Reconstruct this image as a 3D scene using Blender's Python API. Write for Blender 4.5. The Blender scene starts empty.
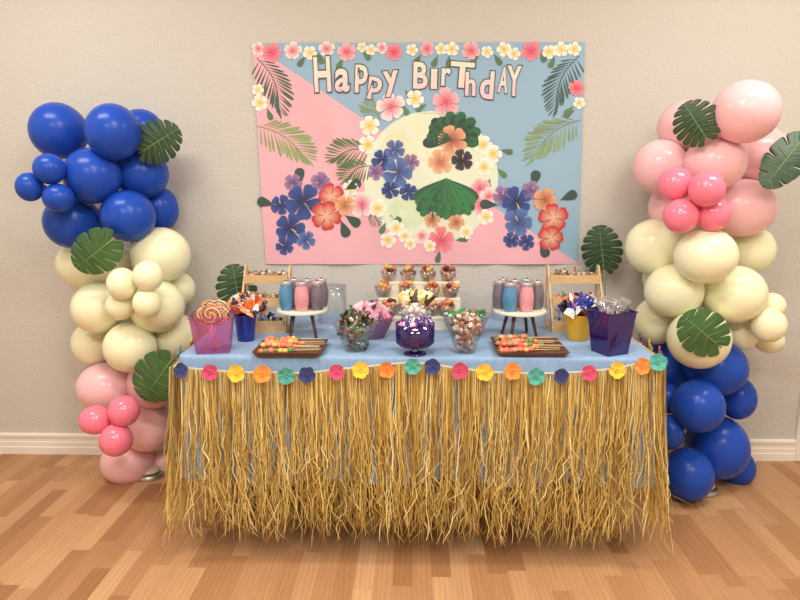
import bpy, math, random
from mathutils import Vector, Matrix
random.seed(7)
R = random.random
U = random.uniform
PI = math.pi
COL = bpy.context.scene.collection

# ------------------------------------------------------------------ camera
PITCH, YAW, FPX = math.radians(10.5), math.radians(1.25), 640.0
CAM = Vector((0, -2.97, 1.336))
F = Vector((-math.sin(YAW) * math.cos(PITCH), math.cos(YAW) * math.cos(PITCH), -math.sin(PITCH)))
RT = Vector((math.cos(YAW), math.sin(YAW), 0))
UP = RT.cross(F)
cd = bpy.data.cameras.new('camera'); cam = bpy.data.objects.new('camera', cd); COL.objects.link(cam)
cam.matrix_world = Matrix((RT, UP, -F)).transposed().to_4x4(); cam.location = CAM
cd.sensor_width = 36; cd.lens = 36 * FPX / 800; cd.clip_start = 0.05
bpy.context.scene.camera = cam

def ray(px, py): return F + RT * ((px - 400) / FPX) - UP * ((py - 300) / FPX)
def at(px, py, Y):
    d = ray(px, py); return CAM + d * ((Y - CAM.y) / d.y)
def atz(px, py, z):
    d = ray(px, py); return CAM + d * ((z - CAM.z) / d.z)
def mpp(p): return (p - CAM).dot(F) / FPX        # metres per pixel at a point

# ------------------------------------------------------------------ colours / materials
def lin(c): return c / 12.92 if c <= 0.04045 else ((c + 0.055) / 1.055) ** 2.4
def rgb(r, g, b): return (lin(r / 255), lin(g / 255), lin(b / 255))
MATS = {}
def mat(name, col=None, rough=0.6, metal=0.0, bump=0.0, bscale=50, spec=0.5, sss=0.0, coat=0.0, noise=0.0, nscale=8, stretch=None, sheen=0.0):
    if name in MATS: return MATS[name]
    m = bpy.data.materials.new(name); m.use_nodes = True
    nt = m.node_tree; b = nt.nodes['Principled BSDF']
    b.inputs['Roughness'].default_value = rough; b.inputs['Metallic'].default_value = metal
    b.inputs['Specular IOR Level'].default_value = spec
    b.inputs['Coat Weight'].default_value = coat; b.inputs['Coat Roughness'].default_value = 0.08
    if sheen: b.inputs['Sheen Weight'].default_value = sheen
    if sss:
        b.inputs['Subsurface Weight'].default_value = sss
        b.inputs['Subsurface Radius'].default_value = (0.05, 0.03, 0.02); b.inputs['Subsurface Scale'].default_value = 0.5
    tc = nt.nodes.new('ShaderNodeTexCoord')
    src = None
    if col is None:
        a = nt.nodes.new('ShaderNodeAttribute'); a.attribute_name = 'Col'; src = a.outputs['Color']
    else:
        b.inputs['Base Color'].default_value = (*col, 1)
    vec = tc.outputs['Object']
    if stretch:
        mp = nt.nodes.new('ShaderNodeMapping'); mp.inputs['Scale'].default_value = stretch
        nt.links.new(vec, mp.inputs['Vector']); vec = mp.outputs['Vector']
    if noise:
        n = nt.nodes.new('ShaderNodeTexNoise'); n.inputs['Scale'].default_value = nscale; n.inputs['Detail'].default_value = 4
        nt.links.new(vec, n.inputs['Vector'])
        hs = nt.nodes.new('ShaderNodeMapRange'); hs.inputs['From Min'].default_value = .3; hs.inputs['From Max'].default_value = .7
        hs.inputs['To Min'].default_value = 1 - noise; hs.inputs['To Max'].default_value = 1 + noise
        nt.links.new(n.outputs['Fac'], hs.inputs['Value'])
        mx = nt.nodes.new('ShaderNodeVectorMath'); mx.operation = 'SCALE'
        if src: nt.links.new(src, mx.inputs[0])
        else: mx.inputs[0].default_value = col
        nt.links.new(hs.outputs[0], mx.inputs['Scale']); src = mx.outputs[0]
    if src: nt.links.new(src, b.inputs['Base Color'])
    if bump:
        n = nt.nodes.new('ShaderNodeTexNoise'); n.inputs['Scale'].default_value = bscale; n.inputs['Detail'].default_value = 3
        nt.links.new(vec, n.inputs['Vector'])
        bp = nt.nodes.new('ShaderNodeBump'); bp.inputs['Strength'].default_value = bump; bp.inputs['Distance'].default_value = 0.01
        nt.links.new(n.outputs['Fac'], bp.inputs['Height']); nt.links.new(bp.outputs[0], b.inputs['Normal'])
    MATS[name] = m; return m

def clearmat(name, tint, gloss=0.1, opacity=0.0, col=None):
    """thin clear plastic: transparent (tinted) + fresnel gloss + a little body colour"""
    if name in MATS: return MATS[name]
    m = bpy.data.materials.new(name); m.use_nodes = True; nt = m.node_tree
    for n in list(nt.nodes): nt.nodes.remove(n)
    o = nt.nodes.new('ShaderNodeOutputMaterial')
    t = nt.nodes.new('ShaderNodeBsdfTransparent'); t.inputs[0].default_value = (*tint, 1)
    d = nt.nodes.new('ShaderNodeBsdfDiffuse'); d.inputs[0].default_value = (*(col or tint), 1)
    g = nt.nodes.new('ShaderNodeBsdfGlossy'); g.inputs['Roughness'].default_value = 0.08
    m1 = nt.nodes.new('ShaderNodeMixShader'); m1.inputs[0].default_value = opacity
    nt.links.new(t.outputs[0], m1.inputs[1]); nt.links.new(d.outputs[0], m1.inputs[2])
    lw = nt.nodes.new('ShaderNodeLayerWeight'); lw.inputs['Blend'].default_value = 0.25
    mm = nt.nodes.new('ShaderNodeMath'); mm.operation = 'MULTIPLY_ADD'; mm.inputs[1].default_value = 0.3; mm.inputs[2].default_value = gloss * .3
    nt.links.new(lw.outputs['Fresnel'], mm.inputs[0])
    m2 = nt.nodes.new('ShaderNodeMixShader')
    nt.links.new(mm.outputs[0], m2.inputs[0]); nt.links.new(m1.outputs[0], m2.inputs[1]); nt.links.new(g.outputs[0], m2.inputs[2])
    nt.links.new(m2.outputs[0], o.inputs[0]); MATS[name] = m; return m

# ------------------------------------------------------------------ mesh builder
class MB:
    def __init__(s): s.v = []; s.f = []; s.c = []
    def add(s, vs, fs, col=(1, 1, 1)):
        n = len(s.v); s.v += [tuple(p) for p in vs]
        for i, f in enumerate(fs):
            s.f.append(tuple(a + n for a in f)); s.c.append(col[i] if isinstance(col, list) else col)
        return s
    def box(s, x0, x1, y0, y1, z0, z1, col=(1, 1, 1), M=None, b=0.0):
        if b <= 0:
            vs = [(x, y, z) for z in (z0, z1) for y in (y0, y1) for x in (x0, x1)]
            fs = [(0, 2, 3, 1), (4, 5, 7, 6), (0, 1, 5, 4), (2, 6, 7, 3), (0, 4, 6, 2), (1, 3, 7, 5)]
        else:                                   # chamfered box
            vs = []; idx = {}
            for ix, x in ((0, x0), (1, x1)):
                for iy, y in ((0, y0), (1, y1)):
                    for iz, z in ((0, z0), (1, z1)):
                        sx, sy, sz = (b if ix == 0 else -b), (b if iy == 0 else -b), (b if iz == 0 else -b)
                        idx[(ix, iy, iz, 'x')] = len(vs); vs.append((x, y + sy, z + sz))
                        idx[(ix, iy, iz, 'y')] = len(vs); vs.append((x + sx, y, z + sz))
                        idx[(ix, iy, iz, 'z')] = len(vs); vs.append((x + sx, y + sy, z))
            I = lambda *a: idx[a]
            fs = []
            for k in (0, 1):
                q = [I(k, 0, 0, 'x'), I(k, 1, 0, 'x'), I(k, 1, 1, 'x'), I(k, 0, 1, 'x')]; fs.append(tuple(q if k else q[::-1]))
                q = [I(0, k, 0, 'y'), I(1, k, 0, 'y'), I(1, k, 1, 'y'), I(0, k, 1, 'y')]; fs.append(tuple(q[::-1] if k else q))
                q = [I(0, 0, k, 'z'), I(1, 0, k, 'z'), I(1, 1, k, 'z'), I(0, 1, k, 'z')]; fs.append(tuple(q if k else q[::-1]))
            for a in (0, 1):
                for c in (0, 1):
                    fs.append((I(a, c, 0, 'x'), I(a, c, 1, 'x'), I(a, c, 1, 'y'), I(a, c, 0, 'y')))
                    fs.append((I(a, 0, c, 'x'), I(a, 1, c, 'x'), I(a, 1, c, 'z'), I(a, 0, c, 'z')))
                    fs.append((I(0, a, c, 'y'), I(1, a, c, 'y'), I(1, a, c, 'z'), I(0, a, c, 'z')))
            for k, _ in list(idx.items()):
                if k[3] == 'x': fs.append((I(k[0], k[1], k[2], 'x'), I(k[0], k[1], k[2], 'y'), I(k[0], k[1], k[2], 'z')))
        if M: vs = [M @ Vector(p) for p in vs]
        return s.add(vs, fs, col)
    def lathe(s, prof, n=24, col=(1, 1, 1), M=None, closed=False):
        vs = []; fs = []
        for r, z in prof:
            for k in range(n):
                a = 2 * PI * k / n; vs.append((r * math.cos(a), r * math.sin(a), z))
        for i in range(len(prof) - 1):
            for k in range(n):
                k2 = (k + 1) % n; fs.append((i * n + k, i * n + k2, (i + 1) * n + k2, (i + 1) * n + k))
        if prof[0][0] > 1e-4 and closed: fs.append(tuple(range(n))[::-1])
        if prof[-1][0] > 1e-4 and closed: fs.append(tuple((len(prof) - 1) * n + k for k in range(n)))
        if M: vs = [M @ Vector(p) for p in vs]
        return s.add(vs, fs, col)
    def tube(s, pts, r, n=8, col=(1, 1, 1)):
        pts = [Vector(p) for p in pts]; vs = []; fs = []
        for i, p in enumerate(pts):
            d = (pts[min(i + 1, len(pts) - 1)] - pts[max(i - 1, 0)]).normalized()
            a = d.cross(Vector((0, 0, 1)) if abs(d.z) < .9 else Vector((1, 0, 0))).normalized(); b = d.cross(a)
            rr = r[i] if isinstance(r, (list, tuple)) else r
            for k in range(n): vs.append(p + (a * math.cos(2 * PI * k / n) + b * math.sin(2 * PI * k / n)) * rr)
        for i in range(len(pts) - 1):
            for k in range(n):
                k2 = (k + 1) % n; fs.append((i * n + k, i * n + k2, (i + 1) * n + k2, (i + 1) * n + k))
        fs.append(tuple(range(n))[::-1]); fs.append(tuple((len(pts) - 1) * n + k for k in range(n)))
        return s.add(vs, fs, col)
    def ell(s, c, r, n=16, m=10, col=(1, 1, 1), jitter=0.0, M=None, cf=None):
        vs = []; fs = []; cs = []
        c = Vector(c)
        for i in range(m + 1):
            t = PI * i / m
            for k in range(n):
                a = 2 * PI * k / n
                j = 1 + U(-jitter, jitter) if jitter and 0 < i < m else 1
                p = Vector((r[0] * math.sin(t) * math.cos(a) * j, r[1] * math.sin(t) * math.sin(a) * j, r[2] * math.cos(t) * j))
                if M: p = M @ p
                vs.append(c + p)
        for i in range(m):
            for k in range(n):
                k2 = (k + 1) % n; fs.append((i * n + k, (i + 1) * n + k, (i + 1) * n + k2, i * n + k2))
                cs.append(cf() if cf else col)
        return s.add(vs, fs, cs)
    def build(s, name, m, parent=None, smooth=True, loc=None, auto=None):
        me = bpy.data.meshes.new(name); me.from_pydata(s.v, [], s.f); me.update()
        ca = me.color_attributes.new('Col', 'FLOAT_COLOR', 'CORNER')
        buf = []
        for p, c in zip(me.polygons, s.c): buf += [c[0], c[1], c[2], 1.0] * len(p.vertices)
        ca.data.foreach_set('color', buf)
        if smooth: me.polygons.foreach_set('use_smooth', [True] * len(me.polygons))
        me.materials.append(m)
        import bmesh
        bm = bmesh.new(); bm.from_mesh(me); bmesh.ops.remove_doubles(bm, verts=bm.verts, dist=1e-6)
        bm.to_mesh(me); bm.free()
        if auto: me.set_sharp_from_angle(angle=math.radians(auto))
        o = bpy.data.objects.new(name, me); COL.objects.link(o)
        if parent: o.parent = parent
        if loc is not None: o.location = loc
        return o

def tag(o, label=None, cat=None, group=None, kind=None):
    if label: o['label'] = label
    if cat: o['category'] = cat
    if group: o['group'] = group
    if kind: o['kind'] = kind
    return o
def empty(name, loc, label, cat, group=None, rz=0):
    o = bpy.data.objects.new(name, None); COL.objects.link(o); o.location = loc; o.rotation_euler.z = rz
    o.empty_display_size = .05
    return tag(o, label, cat, group)
def dup(o, loc=None, rz=None, label=None, group=None, parent=None):
    c = o.copy(); COL.objects.link(c)
    if parent: c.parent = parent
    if loc is not None: c.location = loc
    if rz is not None: c.rotation_euler.z = rz
    if label: c['label'] = label
    if group: c['group'] = group
    for ch in list(o.children): dup(ch, parent=c)
    return c

# ------------------------------------------------------------------ room
WL, WR, WF, WH = -2.5, 2.35, -4.6, 2.75
wallm = mat('wall_paint', rgb(206, 201, 193), rough=.7, bump=.38, bscale=85, spec=.25)
# floor: strips of wood, staggered butt joints
fm = bpy.data.materials.new('wood_strip_floor'); fm.use_nodes = True; nt = fm.node_tree
bs = nt.nodes['Principled BSDF']
def N(t, **k):
    n = nt.nodes.new(t)
    for a, b in k.items(): setattr(n, a, b)
    return n
def MT(op, a, b=None, c=None):
    n = N('ShaderNodeMath', operation=op)
    for i, x in enumerate((a, b, c)):
        if x is None: continue
        if isinstance(x, (int, float)): n.inputs[i].default_value = x
        else: nt.links.new(x, n.inputs[i])
    return n.outputs[0]
tc = N('ShaderNodeTexCoord'); sp = N('ShaderNodeSeparateXYZ'); nt.links.new(tc.outputs['Object'], sp.inputs[0])
W_, L_ = 0.066, 0.47
xs = MT('DIVIDE', sp.outputs[0], W_); row = MT('FLOOR', xs); fx = MT('FRACT', xs)
wn = N('ShaderNodeTexWhiteNoise', noise_dimensions='1D'); nt.links.new(row, wn.inputs['W'])
ys = MT('ADD', MT('DIVIDE', sp.outputs[1], L_), MT('MULTIPLY', wn.outputs['Value'], 7.3)); cl = MT('FLOOR', ys); fy = MT('FRACT', ys)
cb = N('ShaderNodeCombineXYZ'); nt.links.new(row, cb.inputs[0]); nt.links.new(cl, cb.inputs[1])
w2 = N('ShaderNodeTexWhiteNoise', noise_dimensions='3D'); nt.links.new(cb.outputs[0], w2.inputs['Vector'])
ramp = N('ShaderNodeValToRGB'); nt.links.new(w2.outputs['Value'], ramp.inputs[0])
e = ramp.color_ramp.elements
e[0].position = 0; e[0].color = (*rgb(160, 112, 74), 1); e[1].position = 1; e[1].color = (*rgb(204, 160, 116), 1)
k_ = ramp.color_ramp.elements.new(.25); k_.color = (*rgb(176, 128, 88), 1)
k_ = ramp.color_ramp.elements.new(.7); k_.color = (*rgb(190, 143, 102), 1)
mp = N('ShaderNodeMapping'); mp.inputs['Scale'].default_value = (60, 4.5, 1)
ofs = N('ShaderNodeVectorMath', operation='MULTIPLY_ADD'); ofs.inputs[1].default_value = (13.7, 9.1, 5.3)
nt.links.new(w2.outputs['Color'], ofs.inputs[0]); nt.links.new(tc.outputs['Object'], ofs.inputs[2]); nt.links.new(ofs.outputs[0], mp.inputs[0])
gn = N('ShaderNodeTexNoise'); gn.inputs['Scale'].default_value = 1.6; gn.inputs['Detail'].default_value = 5; gn.inputs['Distortion'].default_value = .8
nt.links.new(mp.outputs[0], gn.inputs['Vector'])
mp2 = N('ShaderNodeMapping'); mp2.inputs['Scale'].default_value = (17, 1.5, 1); nt.links.new(ofs.outputs[0], mp2.inputs[0])
g2 = N('ShaderNodeTexWave'); g2.wave_type = 'BANDS'; g2.bands_direction = 'X'; g2.inputs['Scale'].default_value = 1.0; g2.inputs['Distortion'].default_value = 7; g2.inputs['Detail'].default_value = 2; g2.inputs['Detail Scale'].default_value = .8
nt.links.new(mp2.outputs[0], g2.inputs['Vector'])
gr = MT('ADD', MT('MULTIPLY', gn.outputs['Fac'], .34), MT('MULTIPLY', g2.outputs['Fac'], .12))
val = MT('ADD', gr, .78)
ex = MT('MINIMUM', fx, MT('SUBTRACT', 1, fx)); ey = MT('MINIMUM', fy, MT('SUBTRACT', 1, fy))
gap = MT('MINIMUM', MT('DIVIDE', ex, .02), MT('DIVIDE', ey, .004))
gap = MT('MINIMUM', gap, 1.0); gap = MT('MULTIPLY_ADD', gap, .16, .84)
val = MT('MULTIPLY', val, gap)
vm = N('ShaderNodeVectorMath', operation='SCALE'); nt.links.new(ramp.outputs[0], vm.inputs[0]); nt.links.new(val, vm.inputs['Scale'])
nt.links.new(vm.outputs[0], bs.inputs['Base Color'])
bs.inputs['Roughness'].default_value = .42; bs.inputs['Specular IOR Level'].default_value = .35
bp = N('ShaderNodeBump'); bp.inputs['Strength'].default_value = .12; bp.inputs['Distance'].default_value = .002
nt.links.new(gn.outputs['Fac'], bp.inputs['Height']); nt.links.new(bp.outputs[0], bs.inputs['Normal'])

def S(o): o['kind'] = 'structure'; return o
S(MB().box(WL - .1, WR + .1, WF - .1, .1, -.1, 0).build('floor', fm, smooth=False))
S(MB().box(WL - .1, WR + .1, WF - .1, .1, WH, WH + .1).build('ceiling', mat('ceiling_paint', rgb(232, 228, 220), rough=.9), smooth=False))
S(MB().box(WL, WR, 0, .1, 0, WH).build('wall_back', wallm, smooth=False))
S(MB().box(WL - .1, WL, WF, .1, 0, WH).build('wall_left', wallm, smooth=False))
S(MB().box(WR, WR + .1, WF, .1, 0, WH).build('wall_right', wallm, smooth=False))
S(MB().box(WL - .1, WR + .1, WF - .1, WF, 0, WH).build('wall_front', wallm, smooth=False))
trimm = mat('trim_paint', rgb(240, 234, 222), rough=.4)
XT = at(798, 420, -.01).x
def baseboard(x0, x1, nm):
    prof = [(0, 0), (-.016, 0), (-.016, .036), (-.013, .040), (-.013, .062), (-.0105, .066), (-.0105, .086), (-.016, .090), (-.016, .101), (-.009, .106), (0, .106)]
    vs = [(x, y, z) for x in (x0, x1) for y, z in prof]; n = len(prof)
    fs = [(i, i + 1, n + i + 1, n + i) for i in range(n - 1)] + [tuple(range(n))[::-1], tuple(range(n, 2 * n))]
    return S(MB().add(vs, fs).build(nm, trimm, smooth=False))
baseboard(WL, XT, 'baseboard_back')
mb = MB(); mb.box(XT, XT + .085, -.022, 0, 0, 2.12, b=.004); mb.box(XT + .085, XT + .1, -.012, 0, 0, 2.12)
S(mb.build('trim_1', trimm, smooth=False))

# ------------------------------------------------------------------ banner
BY = -.007
def bw(u, v):                       # cloth relief: soft folds hanging from the top corners
    d = 0
    for (a, b, w, amp) in ((.14, .55, .05, .018), (.24, .7, .04, .012), (.36, .3, .06, .013)):
        d += amp * math.exp(-((u - a - (v * .28) * (1 if a < .5 else -1)) / w) ** 2) * math.sin(PI * min(1, max(0, v)))
    d += .006 * math.exp(-((u - .90 + .1 * v) / .04) ** 2) * v + .005 * math.exp(-((u - .80 + .1 * v) / .04) ** 2) * v
    d += .003 * math.sin(u * 19 + v * 4) * v + .004 * v * v * math.sin(u * 31)
    return d
TL, TR, BR, BL = at(252, 43, BY), at(585, 42, BY), at(578, 262, BY), at(265, 260, BY)
def b_uv(px, py):
    p = at(px, py, BY)
    v = (TL.z - p.z) / (TL.z - BL.z); xl = TL.x + (BL.x - TL.x) * v; xr = TR.x + (BR.x - TR.x) * v
    return (p.x - xl) / (xr - xl), v
def bpt(px, py, lift=0.0):
    p = at(px, py, BY); u, v = b_uv(px, py)
    return Vector((p.x, BY - bw(u, v) - lift, p.z))
PINK, BLUE = rgb(240, 180, 190), rgb(150, 184, 208)
ban = MB()
NU, NV = 150, 100
gv = []
for j in range(NV + 1):
    for i in range(NU + 1):
        u, v = i / NU, j / NV
        x = (TL.x + (BL.x - TL.x) * v) * (1 - u) + (TR.x + (BR.x - TR.x) * v) * u
        zt = TL.z * (1 - u) + TR.z * u; zb = BL.z * (1 - u) + BR.z * u
        z = zt * (1 - v) + zb * v + .003 * math.sin(u * 23) * v
        gv.append((x, BY - bw(u, v), z))
gf, gc = [], []
for j in range(NV):
    for i in range(NU):
        gf.append((j * (NU + 1) + i, (j + 1) * (NU + 1) + i, (j + 1) * (NU + 1) + i + 1, j * (NU + 1) + i + 1))
        gc.append(BLUE)
ban.add(gv, gf, gc)
LV = [0.0006]
def poly(pts, col, lift, mbx=None):
    """printed patch: polygon fanned from its centre, following the cloth"""
    cx = sum(p[0] for p in pts) / len(pts); cy = sum(p[1] for p in pts) / len(pts)
    if isinstance(col, list):                # colour runs from the flower's heart (first point) to the rim
        n = len(pts); x0, y0 = pts[0]; KR = 5
        vs = [bpt(x0, y0, lift)]
        for q in range(1, KR + 1): vs += [bpt(x0 + (x - x0) * q / KR, y0 + (y - y0) * q / KR, lift) for x, y in pts[1:]]
        m = n - 1; fs = []; cs = []
        for i in range(m - 1):
            fs.append((0, 1 + i, 2 + i)); cs.append(col[0])
        for q in range(1, KR):
            t = q / (KR - 1); c_ = tuple(a * (1 - t) + b * t for a, b in zip(col[0], col[1]))
            for i in range(m - 1): fs.append((1 + (q - 1) * m + i, 1 + q * m + i, 2 + q * m + i, 2 + (q - 1) * m + i)); cs.append(c_)
        (mbx or ban).add(vs, fs, cs); return
    vs = [bpt(cx, cy, lift)] + [bpt(cx + (x - cx) * .5, cy + (y - cy) * .5, lift) for x, y in pts] + [bpt(x, y, lift) for x, y in pts]
    n = len(pts); fs = []; cs = []
    for i in range(n):
        j = (i + 1) % n
        fs.append((0, 1 + i, 1 + j)); cs.append(col)
        fs.append((1 + i, 1 + n + i, 1 + n + j, 1 + j)); cs.append(col)
    (mbx or ban).add(vs, fs, cs)
# pink lower-left half (fine strips so that it follows the folds)
def patch_grid(fn_in, col, lift, x0, x1, y0, y1, st=3.0):
    y = y0
    while y < y1:
        xa, xb = fn_in(y), fn_in(y + st)
        if xa and xb:
            k = max(1, int((xa[1] - xa[0]) / 2.4))
            vs = []; fs = []
            for t in range(k + 1):
                vs.append(bpt(xa[0] + (xa[1] - xa[0]) * t / k, y, lift)); vs.append(bpt(xb[0] + (xb[1] - xb[0]) * t / k, y + st, lift))
            for t in range(k): fs.append((2 * t, 2 * t + 1, 2 * t + 3, 2 * t + 2))
            ban.add(vs, fs, col(y) if callable(col) else col)
        y += st
ledge = lambda y: 252.3 + (265 - 252) * (y - 43) / 217
patch_grid(lambda y: (ledge(y) + .1, max(ledge(y) + .3, 252 + (y - 43) * (578 - 252) / 219 - 2)), PINK, .0010, 0, 0, 44, 261, 3.1)
CX, CY, CR = 431, 178, 67
def circ(y):
    d = CR * CR - (y - CY) ** 2
    if d <= 0: return (CX - .3, CX + .3)
    return (CX - math.sqrt(d), CX + math.sqrt(d))
patch_grid(circ, rgb(228, 234, 208), .0016, 0, 0, CY - CR, CY + CR - 1, 2.0)
for (x, y, r, c) in ((404, 150, 24, (236, 228, 190)), (408, 212, 20, (214, 228, 190)), (450, 220, 22, (232, 232, 196)), (420, 128, 16, (238, 232, 200))):
    poly([(x + r * math.cos(a * PI / 10), y + r * .8 * math.sin(a * PI / 10)) for a in range(20)], rgb(*c), .0019)
_l = [.0022]
def nl():
    _l[0] += .0000022; return _l[0]
def petal(cx, cy, ang, L, w, col, l, notch=.03):
    ca, sa = math.cos(ang), math.sin(ang); pts = []
    for t, ww in ((0, 0), (.15, .2), (.38, .6), (.6, .9), (.78, 1), (.92, .78), (1.0, .36), (1 - notch, 0)):
        pts.append((t * L, ww * w))
    pts = pts + [(a, -b) for a, b in pts[::-1][1:-1]] + ([(.0, 0)] if isinstance(col, list) else [])
    poly([(cx + a * ca - b * sa, cy + a * sa + b * ca) for a, b in pts], col, l)
def hib(cx, cy, r, c_out, c_in, a0=None):
    if a0 is None: a0 = R() * 6
    for k in range(5):
        petal(cx, cy, a0 + k * 2 * PI / 5, r * U(.95, 1.08), r * .43, [c_in, c_out], nl(), .05)
    poly([(cx + r * .1 * math.cos(a * PI / 4), cy + r * .1 * math.sin(a * PI / 4)) for a in range(8)], c_in, nl())
    petal(cx, cy, a0 + .5, r * .5, r * .05, rgb(206, 90, 110) if c_in[2] < c_in[0] else rgb(220, 190, 120), nl()); 
def plum(cx, cy, r, a0=None):
    if a0 is None: a0 = R() * 6
    for k in range(5):
        petal(cx, cy, a0 + k * 2 * PI / 5, r, r * .42, [rgb(244, 206, 90), rgb(250, 247, 236)], nl(), 0)
    poly([(cx + r * .2 * math.cos(a * PI / 4), cy + r * .2 * math.sin(a * PI / 4)) for a in range(8)], rgb(238, 196, 70), nl())
def leaf(cx, cy, ang, L, w, col=rgb(88, 128, 92)): petal(cx, cy, ang, L, w, col, nl(), 0)
def palm(x0, y0, x1, y1, w, col, n=15, bend=.15):
    dx, dy = x1 - x0, y1 - y0; L = math.hypot(dx, dy); a = math.atan2(dy, dx); nx, ny = -dy / L, dx / L
    pt = lambda t: (x0 + dx * t + nx * bend * L * math.sin(PI * t), y0 + dy * t + ny * bend * L * math.sin(PI * t))
    l = nl()
    for k in range(n):
        p, q = pt(k / n), pt((k + 1) / n)
        poly([(p[0] - nx * .5, p[1] - ny * .5), (q[0] - nx * .4, q[1] - ny * .4), (q[0] + nx * .4, q[1] + ny * .4), (p[0] + nx * .5, p[1] + ny * .5)], tuple(c * .8 for c in col), l)
    for k in range(1, n + 1):
        t = k / n; p = pt(t); ll = w * (.45 + .75 * math.sin(PI * min(1, t * .8 + .12))) * U(.9, 1.1)
        for sgn in (-1, 1):
            petal(p[0], p[1], a + sgn * (1.0 - .75 * t) + U(-.06, .06), ll, ll * .05, tuple(c * U(.85, 1.15) for c in col), nl(), 0)
DG, LG, OL = rgb(74, 104, 88), rgb(140, 164, 112), rgb(96, 124, 82)
HP, HW, HD = (rgb(246, 186, 190), rgb(222, 96, 120)), (rgb(250, 228, 224), rgb(226, 110, 126)), (rgb(242, 142, 154), rgb(222, 84, 112))
palm(257, 58, 279, 108, 19, DG, 15, -.12); palm(257, 126, 304, 156, 21, LG, 16, -.1)
palm(579, 56, 556, 106, 18, DG, 15, .12); palm(580, 120, 534, 156, 20, LG, 16, .12)
palm(372, 152, 336, 158, 17, OL, 12); palm(372, 166, 348, 178, 16, OL, 12); palm(380, 120, 366, 108, 12, LG, 9)
palm(376, 205, 378, 222, 9, OL, 7)
for (x, y, a) in ((306, 56, 2.2), (318, 52, 1.2), (343, 58, 2), (362, 50, .9), (421, 54, 2.1), (438, 55, 2), (449, 55, 1.6), (480, 53, 2.3), (494, 54, 1), (541, 50, 1.3), (555, 56, 2), (574, 106, 2.4), (267, 108, 1.2), (575, 110, 2.6), (402, 104, 1.1), (427, 104, 2.6), (405, 90, 1), (500, 150, .2), (497, 168, .8), (490, 178, 1.8), (455, 240, -.1), (440, 250, 1.8), (386, 222, 2), (390, 215, .5), (345, 208, -.6)):
    leaf(x, y, a, 13, 3.0, rgb(92, U(115, 135), 90))
for (x, y, r, c) in ((256, 49, 7, HW), (272, 53, 10, HD), (293, 51, 9, HW), (327, 49, 8, HW), (347, 52, 9.5, HP), (382, 48, 6, HW), (394, 52, 8.5, HD), (427, 49, 7.5, HP), (471, 51, 9, HP), (531, 51, 10, HD), (580, 88, 8, HD),
                     (391, 107, 14, HW), (446, 102, 14, HP), (362, 204, 13, HW), (480, 188, 10, HP), (481, 205, 11, HP), (489, 196, 9, HW), (441, 240, 13, HD), (422, 236, 8, HW)):
    y = max(y, 43 + r * .72) if y < 60 else y
    x = min(max(x, 253 + r * .8), 583 - r * .8) if (x > 570 or x < 262) else x
    hib(x, y, r, *c)
for (x, y, r) in ((310, 53, 7), (371, 50, 5.5), (362, 46, 5), (412, 50, 6), (441, 49, 6), (452, 48, 7), (487, 52, 6), (504, 48, 7.5), (514, 54, 6.5), (549, 52, 7), (561, 49, 7.5), (574, 49, 7), (258, 90, 6), (260, 103, 8), (579, 103, 6),
                  (370, 126, 10), (368, 145, 9.5), (415, 99, 9), (483, 145, 9.5), (493, 154, 9), (484, 167, 9), (486, 217, 8), (396, 228, 8), (388, 240, 8), (405, 236, 7), (351, 188, 8), (378, 208, 9), (466, 232, 7), (410, 244, 6), (430, 246, 6), (347, 200, 6)):
    if y < 60: y = max(y, 43.5 + r * .8)
    plum(x, y, r)
# plain flower bunches where the print's large motifs are
BL1, BL2, PU, RD = (rgb(62, 84, 150), rgb(40, 52, 100)), (rgb(92, 120, 178), rgb(60, 76, 130)), (rgb(160, 124, 168), rgb(110, 80, 130)), (rgb(204, 62, 62), rgb(236, 190, 160))
for (x, y, a) in ((345, 215, .6), (341, 220, 1.2), (275, 205, 3.4), (300, 186, -1.6), (316, 190, -1.1), (345, 190, -.5), (532, 188, -1.3), (560, 200, -.4), (498, 205, 3.2), (540, 240, 1.2)):
    leaf(x, y, a, 18, 5, rgb(60, 84, 76))
for (x, y, r, c) in ((293, 183, 9, PU), (320, 182, 10, PU), (281, 205, 10, BL1), (303, 202, 18, BL1), (290, 228, 15, BL1), (285, 246, 9, BL1), (306, 240, 9, BL2), (331, 196, 13, RD), (326, 216, 15, RD), (345, 205, 10, (rgb(232, 178, 130), rgb(190, 110, 80))),
                     (383, 160, 11, BL1), (395, 150, 10, BL2), (376, 172, 8, PU), (411, 162, 8, PU), (398, 172, 15, BL2), (390, 190, 9, BL1), (408, 192, 9, BL1),
                     (503, 196, 10, PU), (531, 190, 9, PU), (516, 202, 15, BL1), (518, 222, 14, BL2), (511, 240, 8, BL1), (526, 242, 8, BL1), (545, 200, 12, (rgb(226, 168, 122), rgb(180, 100, 70))), (553, 218, 15, RD), (551, 238, 13, RD)):
    hib(x, y, r, *c)
for k in (0, 2, 4, 6, 8, 10, 12, 14, 1, 3, 5, 7, 9, 11, 13):   # fan of broad green leaves, crown of dark leaves above
    a = PI * (.18 + .64 * k / 14); leaf(446, 178, a, U(38, 46), 5.0, rgb(58, 92 + 34 * (k % 2) + U(-8, 8), 74))
for k in range(16):
    a = PI + PI * (k - .5) / 14; leaf(453, 140, a, U(24, 31), 5.5, rgb(50, 72 + 34 * (k % 2) + U(-6, 6), 66))
for (x, y, r, c) in ((452, 140, 15, (rgb(226, 170, 128), rgb(170, 80, 70))), (440, 162, 12, (rgb(232, 180, 138), rgb(190, 110, 90))), (462, 160, 11, (rgb(70, 64, 72), rgb(40, 36, 44))), (432, 220, 8, (rgb(226, 170, 128), rgb(180, 100, 80))), (456, 222, 8, (rgb(226, 170, 128), rgb(180, 100, 80)))):
    hib(x, y, r, *c)
banm = mat('printed_cloth', None, rough=.7, sheen=.1, bump=.05, bscale=300)
banner = ban.build('banner', banm)
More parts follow.
